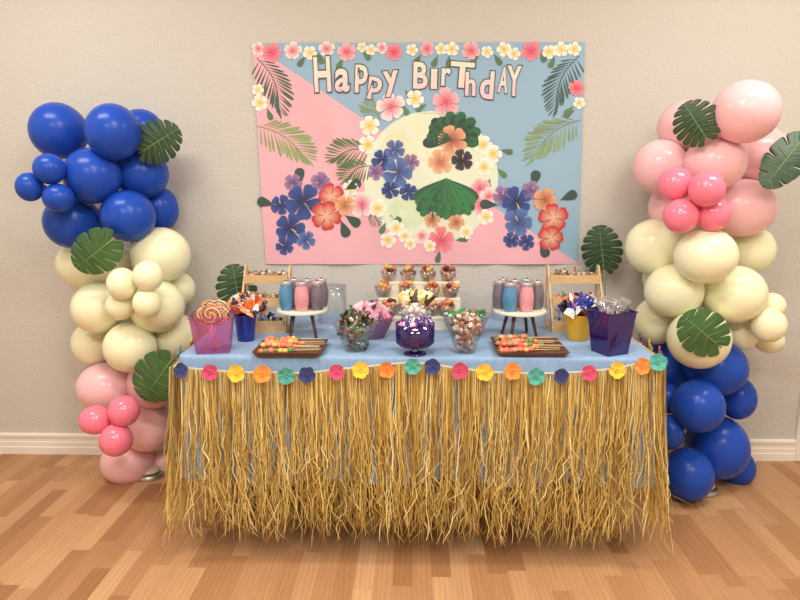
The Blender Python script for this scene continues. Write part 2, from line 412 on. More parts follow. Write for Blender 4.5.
tag(banner, 'wide pink and blue cloth birthday banner with tropical flowers on the wall', 'banner')
# lettering
def glyph(ch, box, off, lift, colf, mb, rot=0):
    cu = bpy.data.curves.new('t', 'FONT'); cu.body = ch; cu.size = 1; cu.offset = 0.0; cu.resolution_u = 3
    o = bpy.data.objects.new('t', cu); COL.objects.link(o)
    dg = bpy.context.evaluated_depsgraph_get(); dg.update(); me = o.evaluated_get(dg).to_mesh()
    xs_ = [v.co.x for v in me.vertices]; ys_ = [v.co.y for v in me.vertices]; bx = (min(xs_), max(xs_), min(ys_), max(ys_))
    o.evaluated_get(dg).to_mesh_clear(); cu.offset = off
    dg.update(); me = o.evaluated_get(dg).to_mesh()
    # subdivide by just mapping: glyph faces are small
    def mp_(v):
        fx_ = (v.x - bx[0]) / (bx[1] - bx[0]); fy_ = (bx[3] - v.y) / (bx[3] - bx[2])
        x = box[0] + (box[1] - box[0]) * fx_; y = box[2] + (box[3] - box[2]) * fy_
        cx, cy = (box[0] + box[1]) / 2, (box[2] + box[3]) / 2
        dx, dy = x - cx, y - cy
        return cx + dx * math.cos(rot) - dy * math.sin(rot), cy + dx * math.sin(rot) + dy * math.cos(rot)
    vs = []; cs = []
    P = [mp_(v.co) for v in me.vertices]
    vs = [bpt(x, y, lift) for x, y in P]
    fs = [tuple(p.vertices) for p in me.polygons]
    cs = [colf(sum(P[i][1] for i in f) / len(f)) for f in fs]
    mb.add(vs, fs, cs)
    o.evaluated_get(dg).to_mesh_clear(); bpy.data.objects.remove(o); bpy.data.curves.remove(cu)
let = MB()
def gcol(y):
    t = min(1, max(0, (y - 62) / 34)); a, b = rgb(226, 236, 208), rgb(246, 200, 208)
    return tuple(p * (1 - t) + q * t for p, q in zip(a, b))
for ch, x0, x1, y0, y1, rot in (('H', 315, 330, 58, 91, -.06), ('a', 336, 349, 70, 91, .02), ('p', 356, 367, 66, 92, .03), ('p', 369, 381, 78, 99, .12), ('y', 385, 398, 72, 96, -.1),
                                ('B', 414, 427, 63, 88, .02), ('I', 432, 436, 70, 88, .03), ('r', 442, 450, 69, 85, .05), ('T', 451, 473, 63, 87, .08), ('h', 466, 475, 73, 95, .03), ('d', 481, 493, 72, 98, .08),
                                ('A', 499, 507.5, 68, 92, .1), ('Y', 508, 520, 67, 95, .04)):
    glyph(ch, (x0, x1, y0, y1), 0.058, .0036, lambda y: rgb(88, 84, 92), let, rot)
    glyph(ch, (x0, x1, y0, y1), 0.026, .0042, gcol, let, rot)
    if ch == 'I':
        for yy in (y0, y1):
            poly([(430, yy - 1.9), (438.5, yy - 1.9), (438.5, yy + 1.9), (430, yy + 1.9)], rgb(88, 84, 92), .0037, let)
            poly([(431, yy - 1.1), (437.5, yy - 1.1), (437.5, yy + 1.1), (431, yy + 1.1)], gcol(yy), .0043, let)
lo = let.build('lettering', banm, banner, smooth=False); lo['label'] = 'HAPPY BIRTHDAY in pale green and pink outlined letters'

# ------------------------------------------------------------------ balloons
latex = {
 'blue': mat('latex_blue', rgb(34, 76, 178), rough=.27, spec=.25, sss=.0),
 'cream': mat('latex_cream', rgb(246, 243, 206), rough=.2, spec=.32, sss=.25),
 'pale pink': mat('latex_pale_pink', rgb(246, 196, 200), rough=.2, spec=.32, sss=.2),
 'coral': mat('latex_coral', rgb(248, 132, 156), rough=.18, spec=.5, sss=.15)}
LCOL = {'blue': 'royal blue', 'cream': 'cream', 'pale pink': 'pale pink', 'coral': 'coral pink'}
def balloon(px, py, rx, ry, Y, kind, label, group, axis):
    px = 400 + (px - 400) * .996                    # an off-axis ball images a little wide and outward: size it for that
    c = at(px, py, Y); m = mpp(c); a, b = rx * m / math.hypot(1, (px - 400) / FPX) ** .6 * 1.035, ry * m * 1.03; d = (a + b) / 2
    nd = (Vector(axis) - c); nd.z *= .35
    if nd.length < .02: nd = Vector((0, 1, 0))
    nd.normalize(); nd.y += 1.3; nd.normalize()
    mb = MB(); n, mm = 36, 22; vs = []; fs = []
    # basis with nd as pole
    q = Vector((0, 0, 1)).rotation_difference(nd).to_matrix()
    for i in range(mm + 1):
        t = PI * i / mm
        for k in range(n):
            al = 2 * PI * k / n
            u = q @ Vector((math.sin(t) * math.cos(al), math.sin(t) * math.sin(al), math.cos(t)))
            s = 1 + .09 * max(0, math.cos(t)) ** 6
            vs.append(Vector((u.x * a, u.y * d, u.z * b)) * s)
    for i in range(mm):
        for k in range(n):
            k2 = (k + 1) % n; fs.append((i * n + k, (i + 1) * n + k, (i + 1) * n + k2, i * n + k2))
    mb.add(vs, fs)
    tip = Vector((nd.x * a, nd.y * d, nd.z * b)) * 1.08
    o = mb.build('balloon', latex[kind], loc=c); tag(o, label, 'balloon', group)
    k = MB(); k.tube([tip - nd * .004, tip + nd * .004, tip + nd * .008, tip + nd * .013], [.004, .0035, .007, .009], 10)
    k.build('knot', latex[kind], o)
    return o
# (px, py, rx, ry, layer 0 front .. 3 back, kind, label)
LB = [
 (57,131,28,27,1,'blue','big royal blue balloon at the upper left of the left column, top row'),
 (112,132,27,27,0,'blue','big royal blue balloon in the middle of the left column top row'),
 (140,128,21,18,2,'blue','royal blue balloon at top right of the left column, partly behind a leaf'),
 (91,176,28,27,0,'blue','big royal blue balloon at the centre front of the left column blue part'),
 (140,173,27,25,1,'blue','big royal blue balloon under the topmost leaf of the left column'),
 (48,169,16,15,-1,'blue','small royal blue balloon at top of the trio on the far left'),
 (28,187,13.5,14,-1,'blue','small royal blue balloon leftmost of all in the photo'),
 (57,198,15.5,14,-1.5,'blue','small royal blue balloon, lowest of the trio on the far left'),
 (71,222,28,26,1,'blue','big royal blue balloon at lower left of the left column blue part'),
 (127,216,27,25,0,'blue','big royal blue balloon just above the cream ones in the left column'),
 (160,209,17,21,2,'blue','royal blue balloon peeking out lowest right of the left blue part'),
 (94,264,38,26,1,'cream','wide cream balloon behind the second leaf of the left column'),
 (160,255,29,27,1,'cream','big cream balloon at upper right of the left column cream part'),
 (178,289,16,17,2,'cream','cream balloon half hidden on the right edge of the left column'),
 (97,308,26,25,1,'cream','big cream balloon at the left of the left column, below the wide one'),
 (156,306,27,26,1,'cream','big cream balloon right behind the small cream cluster of the left column'),
 (121,284,15,16,-1,'cream','small cream balloon upper left in the cluster of four on the left column'),
 (147,276,15,15,-1.3,'cream','small cream balloon upper right in the cluster of four on the left column'),
 (146,303,14,14.5,-1.3,'cream','small cream balloon lower right in the cluster of four on the left column'),
 (119,306,14,14,-.6,'cream','small cream balloon lower left in the cluster of four on the left column'),
 (93,343,22,22,2,'cream','cream balloon peeking out at the lower left of the left cream part'),
 (129,347,26,24.5,0,'cream','big round cream balloon at the bottom front of the left cream part'),
 (173,336,24,23,1,'cream','cream balloon beside the table corner and lollipop bucket'),
 (105,387,29,24,1,'pale pink','big pale pink balloon at upper left of the left column pink part'),
 (152,383,25,25,1,'pale pink','pale pink balloon behind the leaf touching the table skirt'),
 (147,427,24,24,1,'pale pink','pale pink balloon right of the coral trio, beside the straw skirt'),
 (126,462,26,21,1,'pale pink','pale pink balloon lowest on the left column, just above the floor'),
 (162,463,12,13,2,'pale pink','pale pink balloon mostly hidden behind the lower left skirt edge'),
 (94,420,16,14,-1,'coral','small coral balloon, left one of the coral trio on the left column'),
 (123,411,15.5,15,-1.3,'coral','small coral balloon, top one of the coral trio on the left column'),
 (115,440,16.5,16,-1.6,'coral','small coral balloon, bottom one of the coral trio on the left column'),
]
RB = [
 (747,112,34,30,0,'pale pink','largest pale pink balloon at the very top right of the right column'),
 (690,127,31,26,1,'pale pink','pale pink balloon behind the topmost leaf of the right column'),
 (760,156,31,28,2,'pale pink','pale pink balloon at the back under the largest one, beside the right leaf'),
 (716,163,31,26,0,'pale pink','pale pink balloon just above the coral cluster on the right column'),
 (661,167,27,26,1,'pale pink','pale pink balloon on the left side of the right column'),
 (743,208,34,28,1,'pale pink','wide pale pink balloon right of the coral cluster on the right column'),
 (674,207,24,25,1,'pale pink','pale pink balloon behind the coral cluster, left side of right column'),
 (676,184,17,16.5,-1,'coral','small coral balloon upper left in the coral cluster of the right column'),
 (708,189,18,17.5,-1.2,'coral','small coral balloon upper right in the coral cluster of the right column'),
 (682,216,17.5,17,-1.2,'coral','small coral balloon lower left in the coral cluster of the right column'),
 (714,214,17.5,17,-.8,'coral','small coral balloon lower right in the coral cluster of the right column'),
 (654,247,27.5,27,1,'cream','cream balloon left of the top cream row on the right column'),
 (707,256,31,27,0,'cream','cream balloon in the middle of the top cream row of the right column'),
 (752,250,24,23,2,'cream','cream balloon right of the top cream row on the right column'),
 (661,278,17,17,3,'cream','cream balloon barely showing at the back left of the right column'),
 (675,291,29,26,0,'cream','big cream balloon left of the middle cream pair on the right column'),
 (735,294,32,28,0,'cream','biggest cream balloon right of the middle cream pair on the right column'),
 (657,321,22,23,2,'cream','cream balloon behind the purple bucket end of the table'),
 (700,339,31,29,-.4,'cream','cream balloon with a leaf lying on it, right column front'),
 (742,333,18,17,1.5,'cream','small cream balloon left one of the small group on the far right'),
 (773,306,14,13,1,'cream','small cream balloon top one of the small group on the far right'),
 (770,325,17.5,17,0,'cream','small cream balloon front one of the small group on the far right'),
 (771,341,15,12,1.5,'cream','small cream balloon bottom one of the small group on the far right'),
 (668,368,28,27,1.5,'blue','royal blue balloon at top left of the right blue part, by the table corner'),
 (717,368,31,28,1,'blue','royal blue balloon right under the leaf balloon of the right column'),
 (739,398,18,21,2,'blue','royal blue balloon upper right at the edge of the right blue part'),
 (699,406,26,26,0,'blue','big royal blue balloon centre front of the right blue part'),
 (669,398,14,15,1.2,'blue','small royal blue balloon squeezed behind the upper right skirt edge'),
 (671,432,13,17,0,'blue','small glossy royal blue balloon touching the right skirt edge'),
 (719,447,30,31,1,'blue','largest royal blue balloon low on the right column'),
 (737,467,19,19,2,'blue','royal blue balloon lowest right, nearest the baseboard'),
 (689,474,25,26,0,'blue','royal blue balloon lowest front, resting just above the floor'),
]
def column(lst, Y0, axis_px, group):
    ax0 = at(*axis_px[0], Y0); ax1 = at(*axis_px[1], Y0)
    P = []
    for (px, py, rx, ry, ly, k, lab) in lst:
        c = at(px, py, Y0); r = (rx + ry) / 2 * mpp(c)
        y = Y0 + (ly - .7) * .085 - (0 if r > .08 else .03)
        P.append([px, py, rx, ry, y, k, lab])
    for it in range(60):                    # push overlapping neighbours apart in depth, keep them off the wall
        for i in range(len(P)):
            for j in range(i + 1, len(P)):
                a, b = P[i], P[j]
                pa, pb = at(a[0], a[1], a[4]), at(b[0], b[1], b[4])
                ra, rb = (a[2] + a[3]) / 2 * mpp(pa), (b[2] + b[3]) / 2 * mpp(pb)
                d = (pa - pb).length; need = .93 * (ra + rb)
                if d < need:
                    s = 1 if a[4] > b[4] else -1
                    push = min(.006, (need - d) * .5)
                    a[4] += s * push; b[4] -= s * push
        for a in P:
            r = (a[2] + a[3]) / 2 * mpp(at(a[0], a[1], a[4]))
            a[4] = min(a[4], -r - .005); a[4] = max(a[4], Y0 - .30)
    for a in P:                             # settle the small ones against their nearest neighbour
        r = (a[2] + a[3]) / 2 * mpp(at(a[0], a[1], a[4]))
        if r > .092: continue
        best = None
        for k in range(-60, 61):
            y = a[4] + k * .005
            if y > -r - .005 or y < Y0 - .34: continue
            pa = at(a[0], a[1], y); g = 9
            for b in P:
                if b is a: continue
                pb_ = at(b[0], b[1], b[4]); g = min(g, (pa - pb_).length - .95 * (r + (b[2] + b[3]) / 2 * mpp(pb_)))
            sc_ = abs(g) + abs(k) * .0004
            if best is None or sc_ < best[0]: best = (sc_, y)
        a[4] = best[1]
    for a in P:
        g = LCOL[a[5]] + ' balloons of the ' + group
        balloon(*a[:5], a[5], a[6], g, (ax0.x, Y0, at(a[0], a[1], Y0).z))
column(LB, -.27, ((118, 130), (140, 460)), 'left balloon column')
column(RB, -.33, ((712, 130), (702, 460)), 'right balloon column')
metal = mat('brushed_metal', rgb(190, 186, 176), rough=.35, metal=.9)
beige = mat('beige_plastic', rgb(214, 200, 170), rough=.5)
def stand(px, py, lab, zt):
    b = atz(px, py, 0); t = empty('balloon_stand', (b.x, b.y, 0), lab, 'balloon stand', 'stands under the balloon columns')
    mb = MB(); mb.lathe([(0, 0), (.060, 0), (.064, .004), (.064, .012), (.058, .02), (.02, .026), (0, .026)], 40); mb.build('base_plate', metal, t, auto=40)
    mb = MB(); mb.lathe([(0, .026), (.046, .026), (.05, .032), (.046, .045), (.03, .05), (0, .05)], 32); mb.build('weight', beige, t, auto=40)
    mb = MB(); mb.tube([(0, 0, .05), (0, 0, zt)], .008, 10); mb.build('pole', beige, t)
    return t
stand(150, 476, 'round metal and beige stand under the left balloon column', 1.55)
stand(702, 491, 'round metal and beige stand under the right balloon column', 1.6)

# ------------------------------------------------------------------ monstera leaves
leafm = mat('leaf_green', rgb(44, 74, 46), rough=.42, noise=.22, nscale=14, bump=.2, bscale=60)
leafm2 = mat('leaf_green_light', rgb(66, 106, 58), rough=.42, noise=.22, nscale=14, bump=.2, bscale=60)
veinm = mat('leaf_vein', rgb(122, 150, 98), rough=.5)
def monstera(base_px, tip_px, Y, lab, m=leafm, w=.92, tiltx=0.0, stem=None, cup=.12, Yt=None, NL=8):
    b = at(*base_px, Y); t = at(*tip_px, Yt if Yt is not None else Y); L = (t - b).length
    yv = (t - b).normalized(); view = (CAM - b).normalized()
    xv = yv.cross(view).normalized(); nv = xv.cross(yv).normalized()
    nv = (nv + xv * tiltx).normalized(); xv = yv.cross(nv)
    def P(x, y): 
        z = -cup * x * x * 2 + .05 * math.sin(y * 3) - .02 * abs(math.sin(y * 22)) * abs(x)
        return (xv * x + yv * y + nv * z) * L
    mb = MB()
    def edge(s):
        al = math.radians(168 * (1 - s) ** .9)
        return .5 * w * math.sin(al) * (1.05 if al > 1.2 else 1), .43 + .57 * math.cos(al) if al < PI / 2 else .43 + .60 * math.cos(al)
    for sg in (-1, 1):
        for k in range(NL):
            a, c = k / NL, (k + 1) / NL; mid = (a + c) / 2; K = 6; rows = []
            fr = [0, .2, .42, .5, .7, .88, .97, 1.0]
            for f in fr:
                row = []
                for j in range(K + 1):
                    u = j / K; g = 0
                    if f > .45: g = (.03 + .06 * (f - .45) / .55)
                    if f > .9: g += (.10 if f < .99 else .30)
                    g *= NL / 8
                    if k == NL - 1: g *= .4
                    s = a + (c - a) * (g + (1 - 2 * g) * u)
                    ex_, ey_ = edge(s); rib = .06 + .94 * s * .97
                    x = ex_ * f; y = rib * (1 - f) + ey_ * f
                    row.append(P(sg * x, y))
                rows.append(row)
            vs = [p for r_ in rows for p in r_]; fs = []
            for i in range(len(fr) - 1):
                for j in range(K):
                    q = (i * (K + 1) + j, (i + 1) * (K + 1) + j, (i + 1) * (K + 1) + j + 1, i * (K + 1) + j + 1)
                    fs.append(q if sg > 0 else q[::-1])
            mb.add(vs, fs)
    o = mb.build('monstera_leaf', m, loc=b); tag(o, lab, 'leaf', 'monstera leaves')
    sm = o.modifiers.new('s', 'SOLIDIFY'); sm.thickness = .0012
    v = MB(); v.tube([P(0, -.06) + nv * .001, P(0, .2) + nv * .002, P(0, .6) + nv * .0015, P(0, .97) + nv * .001], [L * .014, L * .012, L * .008, L * .003], 6)
    for sg in (-1, 1):
        for k in range(NL):
            s = (k + .5) / NL; ex_, ey_ = edge(s); rib = .06 + .91 * s
            v.tube([P(sg * ex_ * f, rib * (1 - f) + ey_ * f) + nv * .0012 for f in (0, .3, .6, .85)], [L * .006, L * .005, L * .004, L * .002], 4)
    v.build('midrib', veinm, o)
    if stem:
        s = MB(); e_ = Vector(stem) - b
        s.tube([P(0, .02), P(0, -.05) * .6 + e_ * .4, e_], [L * .014, L * .014, L * .014], 6); s.build('stem', veinm, o)
    return o
ZT = .745

# ------------------------------------------------------------------ table, cloth
TF = atz(416, 357, ZT).y; TB = TF + .76
TX0, TX1 = atz(177, 357, ZT).x, atz(656, 357, ZT).x
tb = empty('folding_table', ((TX0 + TX1) / 2, (TF + TB) / 2, 0), 'long folding table hidden under the light blue cloth and straw skirt', 'table')
hw, hd = (TX1 - TX0) / 2 - .012, .38 - .012
mb = MB(); mb.box(-hw, hw, -hd, hd, .70, .738, b=.008); mb.build('tabletop', mat('white_plastic', rgb(220, 220, 216), rough=.5), tb, smooth=False)
lm = mat('grey_steel', rgb(120, 120, 124), rough=.4, metal=.8)
for sx in (-1, 1):
    for sy in (-1, 1):
        mb = MB(); mb.tube([(sx * (hw - .18), sy * (hd - .20), 0), (sx * (hw - .18), sy * (hd - .20), .70)], .013, 10); mb.build('leg', lm, tb)
    mb = MB(); mb.tube([(sx * (hw - .18), -(hd - .20), .2), (sx * (hw - .18), hd - .20, .2)], .01, 8); mb.build('crossbar', lm, tb)
def perim(x0, x1, y0, y1, r, n):
    """closed path from back-left, down the left side, along the front, up the right side, across the back"""
    segs = []
    def arc(cx, cy, a0, a1):
        return [(cx + r * math.cos(a0 + (a1 - a0) * i / 6), cy + r * math.sin(a0 + (a1 - a0) * i / 6)) for i in range(7)]
    pts = []
    pts += arc(x0 + r, y1 - r, PI / 2, PI); pts += arc(x0 + r, y0 + r, PI, 1.5 * PI); pts += arc(x1 - r, y0 + r, 1.5 * PI, 2 * PI); pts += arc(x1 - r, y1 - r, 0, PI / 2)
    pts.append(pts[0]); L = [0]
    for a, b in zip(pts, pts[1:]): L.append(L[-1] + math.hypot(a[0] - b[0], a[1] - b[1]))
    out = []
    j = 0
    for i in range(n):
        s = L[-1] * i / n
        while L[j + 1] < s: j += 1
        t = (s - L[j]) / max(1e-9, L[j + 1] - L[j]); a, b = pts[j], pts[j + 1]
        p = (a[0] + (b[0] - a[0]) * t, a[1] + (b[1] - a[1]) * t)
        d = Vector((b[0] - a[0], b[1] - a[1], 0)).normalized()
        out.append((p[0], p[1], d.y, -d.x))     # outward normal
    return out
NP = 640
rim = perim(TX0, TX1, TF, TB, .02, NP)
cl = MB(); vs = []
ccx, ccy = (TX0 + TX1) / 2, (TF + TB) / 2
rings = [(-1, 0.0), (.6, 0), (.9, 0), (.985, .0)]
for f, _ in rings[1:]:
    for (x, y, nx, ny) in rim: vs.append((ccx + (x - ccx) * f, ccy + (y - ccy) * f, ZT + .0006 * math.sin(x * 40 + y * 13)))
ph = [U(0, 6) for _ in range(8)]
def rip(i, d):
    s = i / NP * 2 * PI; a = min(1, d / .45)
    w = .5 * math.sin(31 * s + ph[0]) + .35 * math.sin(53 * s + ph[1] + 2 * math.sin(5 * s)) + .25 * math.sin(97 * s + ph[2])
    lip = .0022 * math.sin(150 * s + 3 * math.sin(11 * s)) * math.exp(-((d - .02) / .02) ** 2)
    return .011 * a * w + lip + .013 * a
for (dz, out) in ((0, .0), (.004, .004), (.012, .005), (.022, .005), (.034, .005), (.06, .005), (.12, .006), (.2, .007), (.3, .008), (.38, .009), (.45, .010)):
    for i, (x, y, nx, ny) in enumerate(rim):
        back = .25 if ny > .9 else 1
        o_ = out + rip(i, dz) * back; z = ZT - dz - (.012 * math.sin(i * .11 + ph[3]) * (dz / .45))
        vs.append((x + nx * o_, y + ny * o_, z))
NR = len(vs) // NP
fs = [tuple(range(NP))]
for r in range(NR - 1):
    for i in range(NP):
        j = (i + 1) % NP; fs.append((r * NP + i, (r + 1) * NP + i, (r + 1) * NP + j, r * NP + j))
cl.add(vs, fs)
clo = cl.build('tablecloth', mat('blue_cloth', rgb(140, 172, 208), rough=.85, noise=.06, nscale=5, bump=.15, bscale=120, sheen=.15), auto=60)
tag(clo, 'light blue tablecloth spread over the long candy table', 'tablecloth')

# ------------------------------------------------------------------ straw skirt with flowers
sk = empty('grass_table_skirt', (ccx, TF, 0), 'golden straw hula skirt with a string of cloth flowers around the blue table', 'table skirt')
def spath(s):
    """s: metres along the skirt, 0 = front left corner .. W = front right corner; negative / >W run back along the sides"""
    W = TX1 - TX0; o_ = .012
    if s < 0: return Vector((TX0 - o_, TF - o_ - s, 0)), Vector((-1, 0, 0)), Vector((0, -1, 0))
    if s > W: return Vector((TX1 + o_, TF - o_ + (s - W), 0)), Vector((1, 0, 0)), Vector((0, 1, 0))
    return Vector((TX0 + s, TF - o_, 0)), Vector((0, -1, 0)), Vector((1, 0, 0))
W = TX1 - TX0
BAND = [(177, 367), (211, 370), (237, 372), (263, 372), (286, 372), (307, 373), (337, 369), (361, 367), (387, 364), (413, 362), (432, 364), (459, 368), (485, 371), (512, 373), (535, 373), (560, 373), (588, 371), (616, 368), (641, 362), (657, 358)]
def bandz(s):
    px = 177 + (657 - 177) * min(1, max(0, s / W))
    for (a, ya), (b, yb) in zip(BAND, BAND[1:]):
        if px <= b:
            y = ya + (yb - ya) * (px - a) / (b - a); break
    z = at(px, y, TF - .012).z
    if s < 0: z = min(ZT - .012, z + (-s) * .10)
    if s > W: z = min(ZT - .008, z + (s - W) * .05)
    return z
mb = MB(); ss = [-.70 + i * (W + 1.4) / 300 for i in range(301)]
vs = []; fs = []
for s in ss:
    p, n, t = spath(s); z = bandz(s)
    for (dz, o_) in ((.0028, .0), (.0028, .003), (-.0028, .003), (-.0028, 0)): vs.append(p + n * (o_ + .001) + Vector((0, 0, z + dz)))
for i in range(300):
    for k in range(4):
        k2 = (k + 1) % 4; fs.append((i * 4 + k, i * 4 + k2, i * 4 + 4 + k2, i * 4 + 4 + k))
mb.add(vs, fs); mb.v = [(x - ccx, y - TF, z) for x, y, z in mb.v]
mb.build('waistband', mat('straw_band', rgb(236, 226, 200), rough=.8), sk, smooth=False)
straw = MB()
SC = [rgb(226, 194, 110), rgb(208, 172, 88), rgb(238, 214, 136), rgb(192, 152, 72), rgb(220, 186, 98), rgb(246, 230, 170), rgb(170, 128, 56)]
def strand(s0, drift, out, z0, z1, w, curl, lay):
    p, n, t = spath(s0)
    col = random.choice(SC); k = U(.85, 1.1); col = tuple(c * k for c in col)
    nseg = 15; vs = []; fs = []; ph1, ph2, ph3 = U(0, 6), U(0, 6), U(0, 6)
    tw = U(-1.1, 1.1); H = z0 - z1; f1, f2 = U(1.2, 2.4), U(4, 8)
    kink = U(.6, .95); kd = U(-1, 1) * .03 * curl
    for i in range(nseg + 1):
        f = i / nseg
        lat = drift * f ** 1.4 + curl * (.007 * f * math.sin(f1 * 2 * PI * f + ph1) + .0035 * f * math.sin(f2 * 2 * PI * f + ph2))
        if f > kink: lat += kd * (f - kink) / .2
        o_ = out * (.25 + .75 * f) + curl * .006 * f * math.sin(f1 * 5 * f + ph3) + lay
        c = p + t * lat + n * max(.004, o_) + Vector((0, 0, z0 - H * f))
        a = tw + 2.2 * f * math.sin(ph2) ; d = (t * math.cos(a) + n * math.sin(a)) * w * (.5 if i < nseg else .2)
        vs += [c - d, c + d]
    for i in range(nseg): fs.append((2 * i, 2 * i + 2, 2 * i + 3, 2 * i + 1))
    straw.add(vs, fs, col)
ncl = 185
clumps = [(-.62 + (W + 1.24) * (i + U(-.4, .4)) / ncl, U(-.03, .03), U(.004, .03), U(-.03, .03)) for i in range(ncl)]
for (cs_, dr, ou, zl) in clumps:
    side = cs_ < 0 or cs_ > W
    for k in range(11 if not side else 10):
        s = cs_ + random.gauss(0, .0055)
        if (cs_ >= 0) != (s >= 0) or (cs_ <= W) != (s <= W): s = cs_
        z0 = bandz(s) - .001
        edge_ = .02 if (s < .06 or s > W - .06) else 0
        spread = -.085 if s < .07 else (.05 if s > W - .07 else 0)
        if cs_ < 0 or cs_ > W: spread = 0
        strand(s, dr + spread * U(.3, 1) + U(-.014, .014), ou + U(.0, .03) + edge_, z0, max(.03, .115 + zl + U(-.03, .08)), U(.0014, .0038), U(.5, 2.2), U(0, .004))
    for k in range(6 if not side else 3):                  # loose fuller ends hanging in front of the lower half
        s = min(W, max(0, cs_ + random.gauss(0, .02))) if not side else cs_
        z0 = bandz(s) - U(.0, .02)
        strand(s, U(-.035, .035), U(.015, .05), z0, U(.08, .32), U(.0015, .0038), U(1.6, 4.0), U(.0, .006))
straw.v = [(x - ccx, y - TF, z) for x, y, z in straw.v]
so = straw.build('straw_fringe', mat('straw', None, rough=.34, spec=.6), sk, smooth=False); so['kind'] = 'stuff'
# cloth flowers
FC = {'n': ('navy blue', rgb(52, 62, 120)), 'p': ('magenta pink', rgb(208, 72, 110)), 'y': ('yellow', rgb(240, 196, 62)), 'o': ('orange', rgb(242, 144, 58)), 't': ('teal', rgb(84, 172, 158))}
def cflower(loc, n, c, r=.0285):
    nm, col = FC[c]; m = mat('felt_' + nm.replace(' ', '_'), col, rough=.9, sheen=.3, bump=.2, bscale=200)
    M3 = Vector((0, 0, 1)).rotation_difference(n).to_matrix() @ Matrix.Rotation(U(0, 6), 3, 'Z')
    mb = MB(); vs = []; fs = []; NA, NRr = 40, 6
    a5 = random.choice((5, 5, 6)); p0 = U(0, 6)
    for i in range(NRr + 1):
        f = i / NRr
        for k in range(NA):
            a = 2 * PI * k / NA; lobe = abs(math.cos(a5 * a / 2 + p0)) ** .6
            rr = r * f * (.86 + .15 * lobe)
            z = .004 + .008 * f * f + .0022 * f * math.sin(a5 * a + 1) + .0014 * f * math.sin(13 * a + p0)
            vs.append(M3 @ Vector((rr * math.cos(a), rr * math.sin(a), z)))
    for i in range(NRr):
        for k in range(NA):
            k2 = (k + 1) % NA; fs.append((i * NA + k, i * NA + k2, (i + 1) * NA + k2, (i + 1) * NA + k))
    mb.add(vs, fs)
    o = mb.build('cloth_flower', m, sk, loc=Vector(loc) - Vector((ccx, TF, 0))); o['label'] = nm + ' cloth flower'
    c2 = MB()
    for k in range(7):
        a = k * .9; rr = .004 + .0006 * k
        c2.ell(M3 @ Vector((rr * math.cos(a), rr * math.sin(a), .006 + .001 * math.sin(k * 2))), (.0035, .0035, .004), 6, 4, jitter=.2)
    c2.build('flower_center', m, o)
for px, c in zip((183, 211, 237, 263, 286, 307, 337, 361, 387, 413, 432, 459, 485, 512, 535, 560, 588, 616, 641, 657), 'npyotnpyotnpyotnpyot'):
    yb = {183: 370, 211: 372, 237: 373, 263: 374, 286: 375, 307: 374, 337: 372, 361: 370, 387: 369, 413: 366, 432: 366, 459: 370, 485: 372, 512: 371, 535: 376, 560: 375, 588: 373, 616: 370, 641: 366, 657: 362}[px]
    p = at(px, yb, TF - .040)
    cflower(p, Vector((U(-.2, .2), -1, U(-.05, .3))).normalized(), c, .0280 * U(.95, 1.1))
for (s, c) in ((-.13, 't'), (-.27, 'y'), (-.41, 'o'), (-.55, 'p')):
    p, n, t = spath(s); cflower(p + Vector((-.022, 0, bandz(s))), (n + Vector((0, -.3, .35))).normalized(), c)
for (s, c) in ((W + .10, 'p'), (W + .20, 'y'), (W + .30, 'n'), (W + .40, 'o'), (W + .5, 't')):
    p, n, t = spath(s); cflower(p + Vector((.022, 0, bandz(s))), (n + Vector((0, -.3, .35))).normalized(), c)

# ------------------------------------------------------------------ leaves placement
monstera((141, 152), (179, 128), -.33, 'dark green monstera leaf on the blue balloons at the top of the left column', Yt=-.30)
monstera((112, 240), (76, 268), -.46, 'bright green monstera leaf lying on the wide cream balloon of the left column', leafm2, w=.84, Yt=-.44, NL=5)
monstera((171, 361), (143, 399), -.45, 'green monstera leaf between pink balloons and the left table corner', leafm2, w=.92, Yt=-.43, NL=5)
pb = atz(247, 322, ZT)
monstera((240, 306), (232, 264), -.24, 'dark green monstera leaf standing upright at the left wooden candy shelf', w=.9, stem=(at(243, 318, -.235).x, -.235, ZT), cup=.2)
monstera((706, 138), (684, 103), -.50, 'dark green deeply cut monstera leaf at the top front of the right column', w=1.05, Yt=-.47)
monstera((801, 140), (764, 188), -.47, 'dark green monstera leaf at the right edge of the photo beside the pink balloons', w=.62, Yt=-.50, NL=4)
monstera((604, 269), (599, 225), -.10, 'dark green monstera leaf standing behind the right wooden candy shelf', w=.86, stem=(at(606, 318, -.10).x, -.10, ZT))
monstera((719, 346), (682, 315), -.60, 'bright green monstera leaf lying on the front cream balloon of the right column', leafm2, w=.9, Yt=-.60, NL=5)

# ------------------------------------------------------------------ table-top things
def T(px, py): return atz(px, py, ZT)
def topz(px, py, Y): return at(px, py, Y).z
wood = mat('light_wood', rgb(212, 176, 130), rough=.55, noise=.12, nscale=5, stretch=(4, 4, 22))
dwood = mat('dark_wood', rgb(96, 68, 52), rough=.5, noise=.2, nscale=6, stretch=(4, 20, 20))
brown = mat('brown_tray', rgb(100, 64, 42), rough=.5, noise=.2, nscale=8, stretch=(4, 18, 18))
white = mat('white_laminate', rgb(236, 228, 208), rough=.45)
glass = clearmat('clear_plastic', (.965, .97, .975), .12, .03, (.8, .82, .85))
wrapm = mat('candy_wrap', None, rough=.25, spec=.6, coat=.5)
gummym = mat('gummy', None, rough=.4, spec=.5, sss=.2)
cello = clearmat('cellophane', (.95, .95, .96), .6, .1, (.85, .85, .88))

